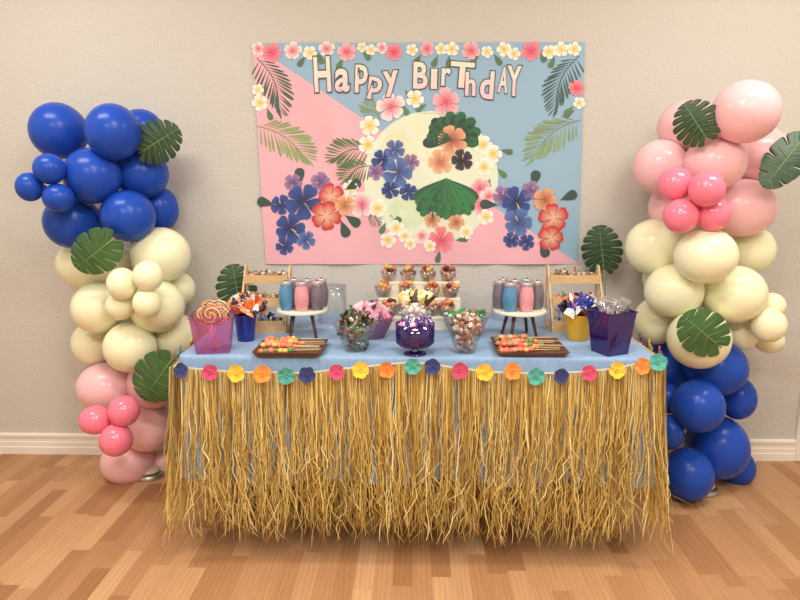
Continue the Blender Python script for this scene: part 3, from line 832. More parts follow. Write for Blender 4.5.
def vor(cols, k, sx, sy, sz):
    sd = [(U(-sx, sx), U(-sy, sy), U(-sz, sz), random.choice(cols)) for _ in range(k)]
    return lambda x, y, z: min(sd, key=lambda q: (q[0] - x) ** 2 + (q[1] - y) ** 2 + (q[2] - z) ** 2)[3]
def packet(cols, size=(.016, .009, .011), fan=True, p=None):
    """one crinkled wrapped sweet"""
    mb = MB()
    cf = lambda: random.choice(cols)
    mb.ell((0, 0, 0), size, 9, 7, jitter=.16)
    vf = vor(cols, 7, *size)
    mb.c = [vf(*[sum(mb.v[i][q] for i in f) / len(f) for q in range(3)]) for f in mb.f]
    if fan:
        for sg in (-1, 1):
            vs = [(sg * size[0] * .85, 0, 0)]; fs = []
            for k in range(6):
                a = -1 + 2 * k / 5; vs.append((sg * size[0] * (1.55 + U(-.1, .1)), (.004 if k % 2 else -.004), size[2] * a * .95))
            for k in range(5): fs.append((0, k + 1, k + 2))
            mb.add(vs, fs, cf())
    return mb
def bag(cols, w, h, d):
    """flat pillow bag, crimped at both ends"""
    mb = MB(); nx, nz = 8, 10; cs = []; vf = vor(cols, 12, w * .5, d, h * .5)
    for sg in (-1, 1):
        vs = []; fs = []; c_ = []
        for j in range(nz + 1):
            v = j / nz; pinch = math.sin(PI * min(1, max(0, v))) ** .5
            for i in range(nx + 1):
                u = i / nx - .5
                vs.append((u * w * (1 - .12 * math.sin(PI * v)), sg * d * pinch * math.cos(PI * u) * .5 * (1 + U(-.25, .25)), (v - .5) * h))
        for j in range(nz):
            for i in range(nx):
                q = (j * (nx + 1) + i, j * (nx + 1) + i + 1, (j + 1) * (nx + 1) + i + 1, (j + 1) * (nx + 1) + i)
                fs.append(q if sg < 0 else q[::-1]); c_.append(vf((i / nx - .5) * w, sg * d, (j / nz - .5) * h))
        mb.add(vs, fs, c_)
    return mb
def scatter(name, variants, spots, label, cat, group, mt=None):
    """spots: (location, scale). variants: list of MB. copies share mesh data"""
    protos = []
    for k, (loc, sc) in enumerate(spots):
        i = k % len(variants)
        if i >= len(protos):
            o = variants[i].build(name, mt or wrapm, smooth=False); protos.append(o)
        else:
            o = protos[i].copy(); COL.objects.link(o)
        o.location = loc; o.rotation_euler = (U(0, 6), U(0, 6), U(0, 6)); o.scale = (sc,) * 3
        tag(o, label, cat, group)
def heap(cx, cy, z0, z1, r0, r1, n, dome=.0):
    """n non-crowded spots inside a flared pot, filling it from below, domed on top"""
    out = []; tries = 0
    md = ((PI * ((r0 + r1) / 2) ** 2 * (z1 - z0 + dome * .5)) / n) ** (1 / 3) * .8
    while len(out) < n and tries < 9000:
        tries += 1
        z = U(z0, z1 + dome); f = min(1, (z - z0) / (z1 - z0)); rr = r0 + (r1 - r0) * f
        if z > z1: rr *= math.sqrt(max(0, 1 - ((z - z1) / max(dome, 1e-5)) ** 2))
        a, q = U(0, 2 * PI), math.sqrt(R()) * rr
        p = Vector((cx + q * math.cos(a), cy + q * math.sin(a), z))
        if all((p - o[0]).length > md for o in out): out.append((p, U(.85, 1.1)))
        if tries % 1500 == 0: md *= .85
    return out

# ---- wooden three-tier shelves
def tier_shelf(xc, yb, w, H, lab):
    """yb: front foot of the lowest tray (world y); shelf goes back from there"""
    t = empty('tiered_shelf', (xc, yb, ZT), lab, 'shelf', 'wooden tiered candy shelves')
    tiers = [(0, .0, .085, .052), (.105, .05, .075, .036), (.195, .10, .065, .036)]
    sc = H / .25
    for z, y, d, h in tiers:
        z *= sc; h *= sc; mb = MB(); k = .005
        mb.box(-w / 2, w / 2, y, y + d, z, z + k); mb.box(-w / 2, w / 2, y, y + k, z + k, z + h); mb.box(-w / 2, w / 2, y + d - k, y + d, z + k, z + h)
        mb.box(-w / 2, -w / 2 + k, y + k, y + d - k, z + k, z + h); mb.box(w / 2 - k, w / 2, y + k, y + d - k, z + k, z + h)
        mb.build('tray', wood, t, smooth=False)
    for sg in (-1, 1):
        x0 = sg * (w / 2 + .0005); x1 = sg * (w / 2 + .0075); x0, x1 = min(x0, x1), max(x0, x1)
        mb = MB()
        pr = [(.0, 0), (.165, 0), (.165, H), (.145, H), (.02, .055)] 
        pr = [(.145, 0), (.165, 0), (.165, H + .018), (.148, H + .018), (.0, .0)]
        # slanted rail plus upright
        def slab(q):
            n = len(q); vs = [(x0, a, b) for a, b in q] + [(x1, a, b) for a, b in q]
            mb.add(vs, [tuple(range(n)), tuple(range(n, 2 * n))[::-1]] + [(i, n + i, n + (i + 1) % n, (i + 1) % n) for i in range(n)])
        slab([(.15, 0), (.165, 0), (.165, H + .018), (.15, H + .018)])
        slab([(.0, 0), (.008, 0), (.15, H), (.15, H + .016), (.142, H + .016), (.0, .02)])
        slab([(.02, 0), (.15, 0), (.15, .012), (.02, .012)])
        mb.build('side_frame', wood, t, smooth=False)
    return t, [(yb + y + .005, yb + y + d - .005, ZT + z * sc + .006, ZT + (z + h) * sc) for z, y, d, h in tiers]
def fill_tray(xc, w, tr, cols, n, label, group, size=(.014, .008, .010), over=.012):
    y0, y1, z0, z1 = tr
    vr = [packet(cols, size) for _ in range(3)]
    sp_ = []
    for k in range(n):
        x = xc - w / 2 + .02 + (w - .04) * ((k + .5) / n) + U(-.003, .003)
        sp_.append((Vector((x, U(y0 + .014, y1 - .014), U(z1 - .012, z1 + over - .004))), U(.85, 1.1)))
        if k % 2: sp_.append((Vector((x, U(y0 + .014, y1 - .014), z0 + .014)), 1))
    scatter('wrapped_candy', vr, sp_, label, 'candy', group)
K = 60
c_red = [rgb(196, 70, 60), rgb(230, 220, 200), rgb(96, 120, 70), rgb(210, 150, 120)]
c_or = [rgb(222, 120, 70), rgb(226, 150, 150), rgb(200, 60, 60), rgb(240, 190, 90), rgb(60, 130, 70)]
c_bl = [rgb(34, 44, 100), rgb(60, 80, 150), rgb(200, 205, 220), rgb(24, 28, 60)]
for (pxl, pxr, lab, sd) in ((238, 286, 'light wooden three-tier candy shelf left, behind the blue cup', 'left'), (552, 606, 'light wooden three-tier candy shelf right, behind the yellow cup', 'right')):
    a, b = T(pxl, 333), T(pxr, 333); w = b.x - a.x - .015; xc = (a.x + b.x) / 2
    H = topz((pxl + pxr) / 2, 271, a.y + .10) - ZT
    t, tr = tier_shelf(xc, a.y, w, H, lab)
    fill_tray(xc, w, tr[2], c_red, 10, 'red and green wrapped candy on the top tier of the %s wooden shelf' % sd, 'candies on the top tier, %s shelf' % sd)
    fill_tray(xc, w, tr[1], c_or, 10, 'bright orange and pink candy on the middle tier of the %s wooden shelf' % sd, 'candies on the middle tier, %s shelf' % sd)
    fill_tray(xc, w, tr[0], c_bl, 10, 'dark blue wrapped candy on the bottom tier of the %s wooden shelf' % sd, 'candies on the bottom tier, %s shelf' % sd)

# ---- square buckets
def sq_bucket(px0t, px1t, pyt, px0b, px1b, pyb, rot, lab, m, n, nm='square_bucket'):
    c = T((px0b + px1b) / 2, pyb); s = mpp(c)
    half = (px1b - px0b) * s / 2 / (math.cos(rot) + abs(math.sin(rot)))
    c.y += half * (math.cos(rot) + abs(math.sin(rot)))
    H = topz((px0t + px1t) / 2, pyt, c.y) - ZT
    k = (px1t - px0t) / (px1b - px0b) ; ht = half * k * .97
    t = empty(nm, (c.x, c.y, ZT), lab, 'bucket', None, rot)
    mb = MB()
    def ring(h, z, r=.12):
        pts = []
        for q in range(4):
            a0 = q * PI / 2; cx = (h - h * r) * (1 if q in (0, 3) else -1); cy = (h - h * r) * (1 if q in (0, 1) else -1)
            for i in range(5): a = a0 + PI / 2 * i / 4; pts.append((cx + h * r * math.cos(a), cy + h * r * math.sin(a), z))
        return pts
    R_ = [ring(half, .001), ring(half + (ht - half) * .5, H * .5), ring(ht, H), ring(ht - .0018, H), ring(half - .0018 + (ht - half) * .5, H * .5), ring(half - .0018, .004)]
    vs = [p for r_ in R_ for p in r_]; n_ = 20; fs = []
    for i in range(len(R_) - 1):
        for j in range(n_): j2 = (j + 1) % n_; fs.append((i * n_ + j, i * n_ + j2, (i + 1) * n_ + j2, (i + 1) * n_ + j))
    fs.append(tuple(range(n_))[::-1]); fs.append(tuple(5 * n_ + j for j in range(n_)))
    mb.add(vs, fs); mb.build('body', m, t, auto=50)
    mb = MB(); r1, r2, r3, r4 = ring(ht, H - .004), ring(ht + .003, H - .003), ring(ht + .003, H), ring(ht, H + .001)
    vs = r1 + r2 + r3 + r4; fs = []
    for i in range(4):
        i2 = (i + 1) % 4
        for j in range(n_): j2 = (j + 1) % n_; fs.append((i * n_ + j, i * n_ + j2, i2 * n_ + j2, i2 * n_ + j))
    mb.add(vs, fs); mb.build('rim', m, t, auto=50)
    return t, c, half, ht, H
pinkp = clearmat('pink_purple_plastic', rgb(250, 226, 244), .2, .09, rgb(220, 120, 200))
purp = clearmat('dark_purple_plastic', rgb(150, 110, 200), .3, .35, rgb(70, 46, 140))
t1, c1, h1, ht1, H1 = sq_bucket(181, 232, 314, 189, 228, 355, .2, 'translucent pink-purple square bucket of swirl lollipops at the left table corner', pinkp, 0)
def lollipop(swc, r=.03, L=.14):
    mb = MB(); n, m_ = 48, 14; vs = []; fs = []; cs = []
    for sg in (-1, 1):
        b = len(vs)
        for i in range(m_ + 1):
            f = i / m_
            for k in range(n):
                a = 2 * PI * k / n; vs.append((r * f * math.cos(a), sg * (.0065 * math.sqrt(max(0, 1 - f * f)) + .0012 * (math.sin(3 * a - 16 * f)) * (1 - f)), L + r * f * math.sin(a)))
        for i in range(m_):
            for k in range(n):
                k2 = (k + 1) % n; q = (b + i * n + k, b + i * n + k2, b + (i + 1) * n + k2, b + (i + 1) * n + k)
                fs.append(q if sg < 0 else q[::-1])
                ph_ = ((k / n) * 2 + (i / m_) * 2.0) % 1.0
                cs.append(swc[int(ph_ * len(swc)) % len(swc)])
    mb.add(vs, fs, cs); return mb
SWC = [rgb(232, 120, 60), rgb(240, 200, 90), rgb(60, 70, 60), rgb(222, 90, 90), rgb(60, 130, 110), rgb(244, 226, 200), rgb(230, 140, 70), rgb(60, 60, 110)]
stickm = mat('pink_stick', rgb(240, 160, 196), rough=.4)
for k, (dx, dy, az, tl, al) in enumerate(((.0, -.030, .0, .05, .0), (-.034, -.012, .3, -.02, .52), (.036, -.010, -.3, -.02, -.46), (-.018, .020, .2, -.1, .25), (.020, .022, -.2, -.1, -.22), (.0, .034, 0, -.15, .05), (-.040, .024, .5, -.1, .45), (.042, .026, -.5, -.1, -.45))):
    cs = SWC[:]; random.shuffle(cs)
    t = empty('lollipop', (c1.x - dx * .35, c1.y + dy * .55, ZT + .006), 'rainbow swirl lollipop on a pink stick in the pink-purple bucket', 'lollipop', 'swirl lollipops in the left bucket')
    t.rotation_euler = (tl * .7, al * -.62, 0)
    Ls = H1 - .004 + (.016 if k > 2 else 0)
    lollipop(cs, .036 if k < 3 else .032, Ls).build('candy_disc', wrapm, t)
    mb = MB(); mb.tube([(0, 0, 0), (0, 0, Ls - .02)], .0024, 8); mb.build('stick', stickm, t)
t2, c2_, h2, ht2, H2 = sq_bucket(592, 640, 310, 597, 632, 357, .42, 'dark purple square bucket at the right end of the table with clear bags', purp, 0)
vr = [bag([rgb(190, 170, 170), rgb(110, 60, 70), rgb(150, 110, 130), rgb(216, 210, 206), rgb(120, 70, 60)], .028, .08, .016) for _ in range(3)]
pr = []
for k in range(16):
    a = k * 2.4; q = h2 * .72 * math.sqrt((k + .5) / 16)
    i = k % 3
    if len(pr) < 3: o = vr[i].build('candy_bag', mat('clear_bag_print', None, rough=.15, spec=.8, coat=.8), smooth=False); pr.append(o)
    else: o = pr[i].copy(); COL.objects.link(o)
    o.location = (c2_.x + q * math.cos(a), c2_.y + q * math.sin(a), ZT + H2 * (.62 if k % 2 else .80) + U(-.005, .008)); o.rotation_euler = (U(-.3, .3), U(-.3, .3), U(0, 3))
    tag(o, 'clear-topped candy bag standing in the dark purple bucket', 'candy bag', 'candy bags in the purple bucket')
vr = []
for k in range(3):
    mb = MB()
    for j in range(3):
        a0 = j * 2.1 + U(-.4, .4); vs = []; 
        for i in range(5):
            f = i / 4; ww = .004 + .014 * f
            c = Vector((.012 * f * math.cos(a0), .012 * f * math.sin(a0), .05 * f)); d = Vector((-math.sin(a0), math.cos(a0), 0)) * ww
            vs += [c - d + Vector((U(-1, 1), U(-1, 1), 0)) * .002, c + Vector((U(-1, 1), U(-1, 1), 0)) * .004, c + d + Vector((U(-1, 1), U(-1, 1), U(-1, 1))) * .003]
        mb.add(vs, [q for i in range(4) for q in ((3 * i, 3 * i + 1, 3 * i + 4, 3 * i + 3), (3 * i + 1, 3 * i + 2, 3 * i + 5, 3 * i + 4))])
    vr.append(mb)
pr = []
for k in range(15):
    a = k * 2.4; q = ht2 * .85 * math.sqrt((k + .5) / 15); i = k % 3
    if len(pr) < 3: o = vr[i].build('cellophane_tuft', cello, smooth=False); pr.append(o)
    else: o = pr[i].copy(); COL.objects.link(o)
    o.location = (c2_.x + q * math.cos(a), c2_.y + q * math.sin(a), ZT + H2 * .95 - .006 + U(-.006, .006)); o.rotation_euler = (U(-.4, .4), U(-.4, .4), U(0, 6))
    tag(o, 'crinkled clear cellophane top sticking out of the dark purple bucket', 'wrapper', 'cellophane tops in the purple bucket')

# ---- round cups with wrapped sweets
def round_cup(x0t, x1t, yt, x0b, x1b, yb, m, lab, nm='cup'):
    c = T((x0b + x1b) / 2, yb - 2); s = mpp(c); rb = (x1b - x0b) * s / 2; c.y += rb * .8; rt = rb * (x1t - x0t) / (x1b - x0b)
    H = topz((x0t + x1t) / 2, yt, c.y) - ZT
    t = empty(nm, (c.x, c.y, ZT), lab, 'cup')
    mb = MB(); mb.lathe([(0, .001), (rb * .96, .001), (rb, .004), (rt, H), (rt - .002, H), (rb - .002, .006), (0, .006)], 32); mb.build('body', m, t, auto=50)
    mb = MB(); mb.lathe([(rt - .001, H - .004), (rt + .0022, H - .003), (rt + .0028, H), (rt + .001, H + .002), (rt - .0018, H + .001)], 32); mb.build('rim', m, t)
    return c, rb, rt, H
bluep = mat('blue_plastic', rgb(36, 48, 140), rough=.25, spec=.6)
yelp = mat('yellow_plastic', rgb(226, 172, 44), rough=.3, spec=.5)
cb_, rb_, rt_, Hb = round_cup(233, 255, 314, 236, 253, 344, bluep, 'royal blue round cup between the lollipop bucket and left tray')
co = [rgb(224, 110, 50), rgb(34, 30, 34), rgb(240, 150, 90), rgb(225, 220, 215), rgb(40, 34, 60), rgb(200, 70, 50)]
def bouquet(c, H, rt, cols, n, R0, label, group, x_off=0):
    vr = [bag(cols, .042, .058, .020) for _ in range(5)]; pr = []
    for k in range(n):
        a = k * 2.4; q = math.sqrt((k + .5) / n)
        i = k % 5
        if len(pr) < 5: o = vr[i].build('wrapped_candy', wrapm, smooth=False); pr.append(o)
        else: o = pr[i].copy(); COL.objects.link(o)
        o.location = (c.x + x_off + R0 * q * math.cos(a), c.y + R0 * .8 * q * math.sin(a), ZT + H + .014 + .040 * (1 - q * q) + U(0, .003))
        o.rotation_euler = (U(-.5, .5) + .7 * q * math.sin(a) * -1, .8 * q * math.cos(a), U(0, 6))
        tag(o, label, 'candy', group)
bouquet(cb_, Hb, rt_, co, 24, .066, 'orange and black wrapped sweet heaped on the royal blue cup', 'sweets in the blue cup', .006)
cy_, ry_, ryt, Hy = round_cup(566, 595, 314, 569, 591, 343, yelp, 'yellow round cup beside the dark purple bucket')
bouquet(cy_, Hy, ryt, [rgb(226, 104, 56), rgb(34, 30, 34), rgb(40, 54, 150), rgb(236, 150, 120), rgb(30, 28, 40), rgb(225, 220, 215)], 24, .066, 'orange, black and blue wrapped sweet heaped on the yellow cup', 'sweets in the yellow cup')

# ---- wooden trays with gummy skewers
GC = [rgb(240, 130, 96), rgb(244, 146, 120), rgb(240, 186, 100), rgb(108, 140, 80), rgb(236, 110, 100), rgb(240, 150, 120), rgb(238, 128, 104)]
skew_m = mat('bamboo', rgb(222, 196, 150), rough=.6)
def skewer_tray(x0, x1, yb, yt, lab, slab_, grp, sgn):
    a, b = T(x0 + 6, yb), T(x1 - 6, yb); d = T((x0 + x1) / 2, yt + 4).y - a.y
    xc, yc = (a.x + b.x) / 2, a.y + d / 2; w = (b.x - a.x) / 2; d = d / 2
    t = empty('serving_tray', (xc, yc, ZT), lab, 'tray', 'brown wooden skewer trays')
    def ring(fx_, z): 
        return [(sx * w * fx_ if True else 0, sy * d * fx_, z) for sx, sy in ((-1, -1), (1, -1), (1, 1), (-1, 1))]
    def rr(sx_, sy_, z, r=.012):
        pts = []
        for q in range(4):
            cx = (sx_ - r) * (1 if q in (0, 3) else -1); cy = (sy_ - r) * (1 if q in (0, 1) else -1)
            for i in range(4): an = q * PI / 2 + PI / 2 * i / 3; pts.append((cx + r * math.cos(an), cy + r * math.sin(an), z))
        return pts
    R_ = [rr(w * .93, d * .9, 0), rr(w * 1.05, d * 1.04, .019), rr(w * 1.035, d * 1.01, .020), rr(w * .93, d * .88, .006)]
    n_ = 16; vs = [p for r_ in R_ for p in r_]; fs = [tuple(range(n_))[::-1], tuple(3 * n_ + j for j in range(n_))]
    for i in range(3):
        for j in range(n_): j2 = (j + 1) % n_; fs.append((i * n_ + j, i * n_ + j2, (i + 1) * n_ + j2, (i + 1) * n_ + j))
    mb = MB(); mb.add(vs, fs)
    o = mb.build('tray_body', brown, t, auto=40)
    for layer in range(2):
        NS = 5 if layer == 0 else 3
        for k in range(NS):
            y = yc - d * .72 + d * 1.44 * (k + .5) / NS
            z = ZT + .017 + layer * .015
            xo = U(-.008, .016)
            s = empty('candy_skewer', (xc + xo, y, z), slab_, 'skewer', grp, U(-.11, .11))
            L = w * .93
            mb = MB(); mb.tube([(-L, 0, 0), (L, 0, 0)], .0016, 6); mb.build('stick', skew_m, s)
            x = -L + .008
            end = L * U(-.1, .3)
            while x < end:
                g = U(.008, .015); mb = MB(); c = random.choice(GC)
                mb.ell((0, 0, 0), (g, U(.010, .015), U(.008, .011)), 10, 7, col=c, jitter=.08)
                mb.build('gummy', gummym, s, loc=(x + g * .5, U(-.004, .004), U(-.001, .003))); x += g * 1.5
    return t
skewer_tray(247, 326, 358, 340, 'dark brown tray of gummy skewers on the left, below the small round stool', 'orange and green gummy candy skewer lying in the left brown tray', 'skewers in the left tray', 1)
skewer_tray(493, 574, 358, 338, 'dark brown tray of gummy skewers on the right, in front of the jars', 'orange and green gummy candy skewer lying in the right brown tray', 'skewers in the right tray', 1)

# ---- little round stools with jars
def jar(loc, colname, m, lab):
    t = empty('drink_jar', loc, lab, 'jar', 'small drink jars on the round stools')
    r, H = .0275, .097
    prof = [(0, 0), (r * .72, 0), (r * .78, .003)]
    for i in range(13):
        f = i / 12; z = .005 + f * (H - .012); rad = r * (.80 + .24 * math.sin(PI * min(1, f * 1.02)) ** .8)
        prof.append((rad + (.0009 if i % 2 else -.0007), z))
    prof += [(r * .78, H - .003), (r * .74, H)]
    mb = MB(); mb.lathe(prof, 28, closed=True); mb.build('glass_body', m, t)
    mb = MB(); mb.lathe([(0, H), (r * .80, H), (r * .82, H + .002), (r * .82, H + .011), (r * .78, H + .0135), (0, H + .0135)], 28); mb.build('lid', mat('silver_lid', rgb(205, 200, 200), rough=.3, metal=.6), t, auto=40)
    mb = MB(); mb.ell((0, 0, H + .0145), (.0045, .0045, .003), 10, 6); mb.build('lid_knob', mat('dark_knob', rgb(60, 56, 60), rough=.4), t)
def jarm(nm, c):
    return mat(nm, c, rough=.12, spec=.6, coat=.6, sss=.15)
JM = {'blue': jarm('blue_drink', rgb(78, 138, 180)), 'pink': jarm('pink_drink', rgb(222, 152, 162)), 'grey': jarm('grey_drink', rgb(112, 104, 116)), 'dull pink': jarm('dull_pink_drink', rgb(190, 140, 150))}
def stool(xc_px, y_px, rx_px, legs_py, lab):
    # top disc centre found from the legs' feet
    base = T(xc_px, legs_py - 6); s = mpp(base); r = rx_px * s; zt = at(xc_px, y_px, base.y).z
    H = zt - ZT
    t = empty('round_stool', (base.x, base.y, ZT), lab, 'display stand', 'round white-topped stools')
    mb = MB(); mb.lathe([(0, H - .013), (r * .96, H - .013), (r, H - .010), (r, H - .003), (r * .97, H), (0, H)], 48); mb.build('round_top', white, t, auto=40)
    for k in range(4):
        a = PI / 4 + k * PI / 2 + .2
        p = Vector((math.cos(a), math.sin(a), 0))
        mb = MB(); mb.tube([p * r * .48 + Vector((0, 0, H - .012)), p * r * .72 + Vector((0, 0, .001))], [.0075, .0055], 8); mb.build('leg', dwood, t)
    return base, r, zt
b1, r1_, z1_ = stool(303, 308, 25, 342, 'round white-topped stool with dark legs left, behind the skewer tray')
for (dx, dy, c, lab) in ((-.066 + .001, -.035, 'blue', 'blue drink jar at the front left on the left stool'), (-.004, -.050, 'pink', 'pink drink jar at the front centre on the left stool'), (.052, -.030, 'grey', 'grey drink jar at the front right on the left stool'),
                         (-.048, .032, 'grey', 'grey drink jar behind the blue one on the left stool'), (.006, .02, 'dull pink', 'dull pink drink jar behind the pink one on the left stool'), (.058, .034, 'grey', 'grey drink jar at the back right on the left stool')):
    jar((b1.x + dx + .012, b1.y + dy, z1_), c, JM[c], lab)
b2, r2_, z2_ = stool(519, 309, 26, 342, 'round white-topped stool with dark legs right, below the white wall')
for (dx, dy, c, lab) in ((-.036, -.044, 'blue', 'blue drink jar at the front left on the right stool'), (.026, -.044, 'pink', 'pink drink jar at the front centre on the right stool'), (-.068, .012, 'grey', 'grey drink jar leftmost on the right stool'), (.074, .004, 'grey', 'grey drink jar rightmost on the right stool'),
                         (-.008, .030, 'dull pink', 'dull pink drink jar in the middle back on the right stool'), (.042, .050, 'grey', 'grey drink jar behind the pink one on the right stool'), (-.05, .066, 'blue', 'blue drink jar in the far back on the right stool')):
    jar((b2.x + dx - .010, b2.y + dy, z2_), c, JM[c], lab)

# ---- clear acrylic risers (they stand behind the stools)
def riser(px, py, r, pyt, lab):
    c = T(px, py); H = topz(px, pyt, c.y) - ZT
    t = empty('clear_riser', (c.x, c.y, ZT), lab, 'riser', 'clear plastic risers')
    mb = MB(); mb.lathe([(r, .001), (r * .97, H * .5), (r * .94, H - .003), (r * .92, H - .003), (r * .95, H * .5), (r * .98, .001)], 36, closed=False); mb.build('wall', glass, t)
    mb = MB(); mb.lathe([(0, H - .003), (r * .98, H - .003), (r, H), (0, H)], 36); mb.build('top_plate', glass, t, auto=40)
riser(333, 322, .062, 285, 'clear plastic riser behind the left stool, below the pink banner edge')
riser(508, 318, .075, 283, 'clear plastic riser behind the right stool and its jars')

# ---- stepped white riser with fruit cups
rb0 = T(419, 330); xl, xr = T(378, 330).x, T(461, 330).x
stp = [topz(419, 316, rb0.y + .02), topz(419, 297.5, rb0.y + .08), topz(419, 281.5, rb0.y + .14)]
t = empty('stepped_riser', ((xl + xr) / 2, rb0.y, ZT), 'white stepped display riser at the back centre of the table', 'display stand')
hw_ = (xr - xl) / 2; dstep = .062
for i, z in enumerate(stp):
    h = z - ZT; mb = MB()
    mb.box(-hw_, hw_, i * dstep, (i + 1) * dstep + .004, h - .012, h, b=.002)
    mb.build('step_board', white, t, smooth=False)
    mb = MB(); mb.box(-hw_, hw_, i * dstep + .002, i * dstep + .008, (stp[i - 1] - ZT if i else 0), h - .012); mb.build('front_panel', white, t, smooth=False)
for sg in (-1, 1):
    mb = MB(); x0, x1 = (sg * hw_ - (.006 if sg > 0 else 0)), (sg * hw_ + (0 if sg > 0 else .006))
    for i, z in enumerate(stp): mb.box(x0, x1, i * dstep + .008, (i + 1) * dstep, 0, z - ZT - .012)
    mb.build('side_panel', white, t, smooth=False)
FRC = [rgb(196, 104, 70), rgb(210, 150, 90), rgb(176, 84, 60), rgb(190, 180, 100), rgb(80, 40, 36), rgb(214, 128, 96)]
fruitm = mat('fruit', None, rough=.3, spec=.5, sss=.1)
rows = [(0, (389, 406, 431, 447)), (1, (383, 407, 432, 451)), (2, (389, 408, 428, 448))]
rn = ['bottom', 'middle', 'top']; cn = ['leftmost', 'second from left', 'third from left', 'rightmost']
for i, xs_ in rows:
    for q, px in enumerate(xs_):
        y = rb0.y + i * dstep + .032; z = stp[i]; x = at(px, 285, y).x
        t = empty('fruit_cup', (x, y, z), 'clear cup of mixed fruit, %s on the %s step of the white riser' % (cn[q], rn[i]), 'fruit cup', 'fruit cups on the stepped riser')
        mb = MB(); mb.lathe([(0, .001), (.020, .001), (.021, .003), (.029, .034), (.028, .034), (.020, .004), (0, .003)], 24); mb.build('cup_body', glass, t)
        t.scale = (1.3, 1.3, 1.3)
        sp_ = heap(0, 0, .008, .034, .013, .021, 16, .014)
        for (p, sc) in sp_:
            mb = MB(); c = random.choice(FRC); mb.ell((0, 0, 0), (.0092, .0085, .0085), 8, 6, col=c, jitter=.06)
            mb.build('fruit_piece', fruitm, t, loc=p)

# ---- flared bowls in the middle
def flared(x0t, x1t, yt, x0b, x1b, yb, m, lab, nm='flared_bowl', curve=.0):
    c = T((x0b + x1b) / 2, yb - 1); s = mpp(c); rb = (x1b - x0b) * s / 2; c.y += rb * .7; rt = (x1t - x0t) * s / 2
    H = topz((x0t + x1t) / 2, yt, c.y) - ZT
    t = empty(nm, (c.x, c.y, ZT), lab, 'bowl')
    pr_ = []
    for i in range(9):
        f = i / 8; pr_.append((rb + (rt - rb) * (f + curve * math.sin(PI * f)), .002 + (H - .002) * f))
    mb = MB(); mb.lathe([(0, 0.001), (rb * 1.05, 0.001)] + pr_ + [(r - .0016, z) for r, z in pr_[::-1]] + [(0, .004)], 36); mb.build('bowl_body', m, t, auto=50)
    mb = MB(); mb.lathe([(rt - .0016, H - .001), (rt + .002, H - .0015), (rt + .002, H + .001), (rt - .0012, H + .0018)], 36); mb.build('rim', m, t)
    return c, rb, rt, H
def candies(c, rb, rt, H, n, cols, label, group, size, dome=.03, z0=.016, k=.66, cat='candy'):
    vr = [packet(cols, size) for _ in range(5)]
    scatter('wrapped_candy', vr, heap(c.x, c.y, ZT + z0, ZT + H * .86, rb * k, rt * k, n, dome), label, cat, group)
gcol_ = [rgb(54, 84, 50), rgb(40, 66, 44), rgb(170, 168, 150), rgb(120, 60, 50), rgb(70, 50, 44), rgb(90, 120, 80), rgb(160, 140, 120)]
f = flared(331, 377, 322, 345, 365, 353, glass, 'clear flared bowl of green and red wrapped candy, left of the purple glass')
candies(*f, 54, gcol_, 'green, red and silver wrapped candy in the left clear flared bowl', 'candies in the left flared bowl', (.024, .008, .011), .05)
f = flared(346, 394, 315, 356, 384, 340, clearmat('lilac_plastic', rgb(226, 196, 220), .3, .15, rgb(200, 160, 200)), 'lilac-tinted clear bowl of pink bags behind the left flared bowl', curve=.1)
pk = [rgb(240, 160, 184), rgb(246, 184, 202), rgb(236, 140, 170), rgb(246, 200, 210), rgb(244, 176, 196), rgb(70, 50, 60)]
vr = [bag(pk, .045, .06, .022) for _ in range(4)]; pr = []
c, rb, rt, H = f
for k in range(16):
    a = k * 2.4; q = math.sqrt((k + .5) / 16); i = k % 4
    if len(pr) < 4: o = vr[i].build('candy_bag', wrapm, smooth=False); pr.append(o)
    else: o = pr[i].copy(); COL.objects.link(o)
    o.location = (c.x + rt * .72 * q * math.cos(a), c.y + rt * .72 * q * math.sin(a), ZT + H * .78 + .045 * (1 - q * q) + U(0, .01)); o.rotation_euler = (U(-.5, .5), .7 * q * math.cos(a), U(0, 6))
    tag(o, 'pink bag with dark dots heaped in the lilac-tinted bowl', 'candy bag', 'pink bags in the lilac bowl')
f = flared(445, 488, 320, 456, 475, 355, glass, 'clear flared bowl of pink and cream wrapped candy, right of the purple glass')
candies(*f, 64, [rgb(206, 120, 96), rgb(222, 200, 180), rgb(150, 90, 70), rgb(230, 214, 196), rgb(120, 96, 84), rgb(200, 150, 120)], 'salmon and cream wrapped candy in the right clear flared bowl', 'candies in the right flared bowl', (.014, .008, .011), .035)
f = flared(438, 488, 314, 452, 480, 338, glass, 'clear bowl of green packets behind the right flared bowl')
c, rb, rt, H = f
vr = [bag([rgb(40, 120, 70), rgb(54, 150, 84), rgb(30, 90, 56), rgb(190, 210, 190)], .045, .055, .018) for _ in range(3)]; pr = []
for k in range(11):
    a = k * 2.4; q = math.sqrt((k + .5) / 11); i = k % 3
    if len(pr) < 3: o = vr[i].build('candy_bag', wrapm, smooth=False); pr.append(o)
    else: o = pr[i].copy(); COL.objects.link(o)
    o.location = (c.x + rt * .75 * q * math.cos(a), c.y + rt * .75 * q * math.sin(a), ZT + H * .9 + .014 * (1 - q) + U(0, .006)); o.rotation_euler = (U(.8, 1.6), U(-.3, .3), U(0, 6))
    tag(o, 'green packet lying in the clear bowl behind the right flared bowl', 'packet', 'green packets in the back bowl')
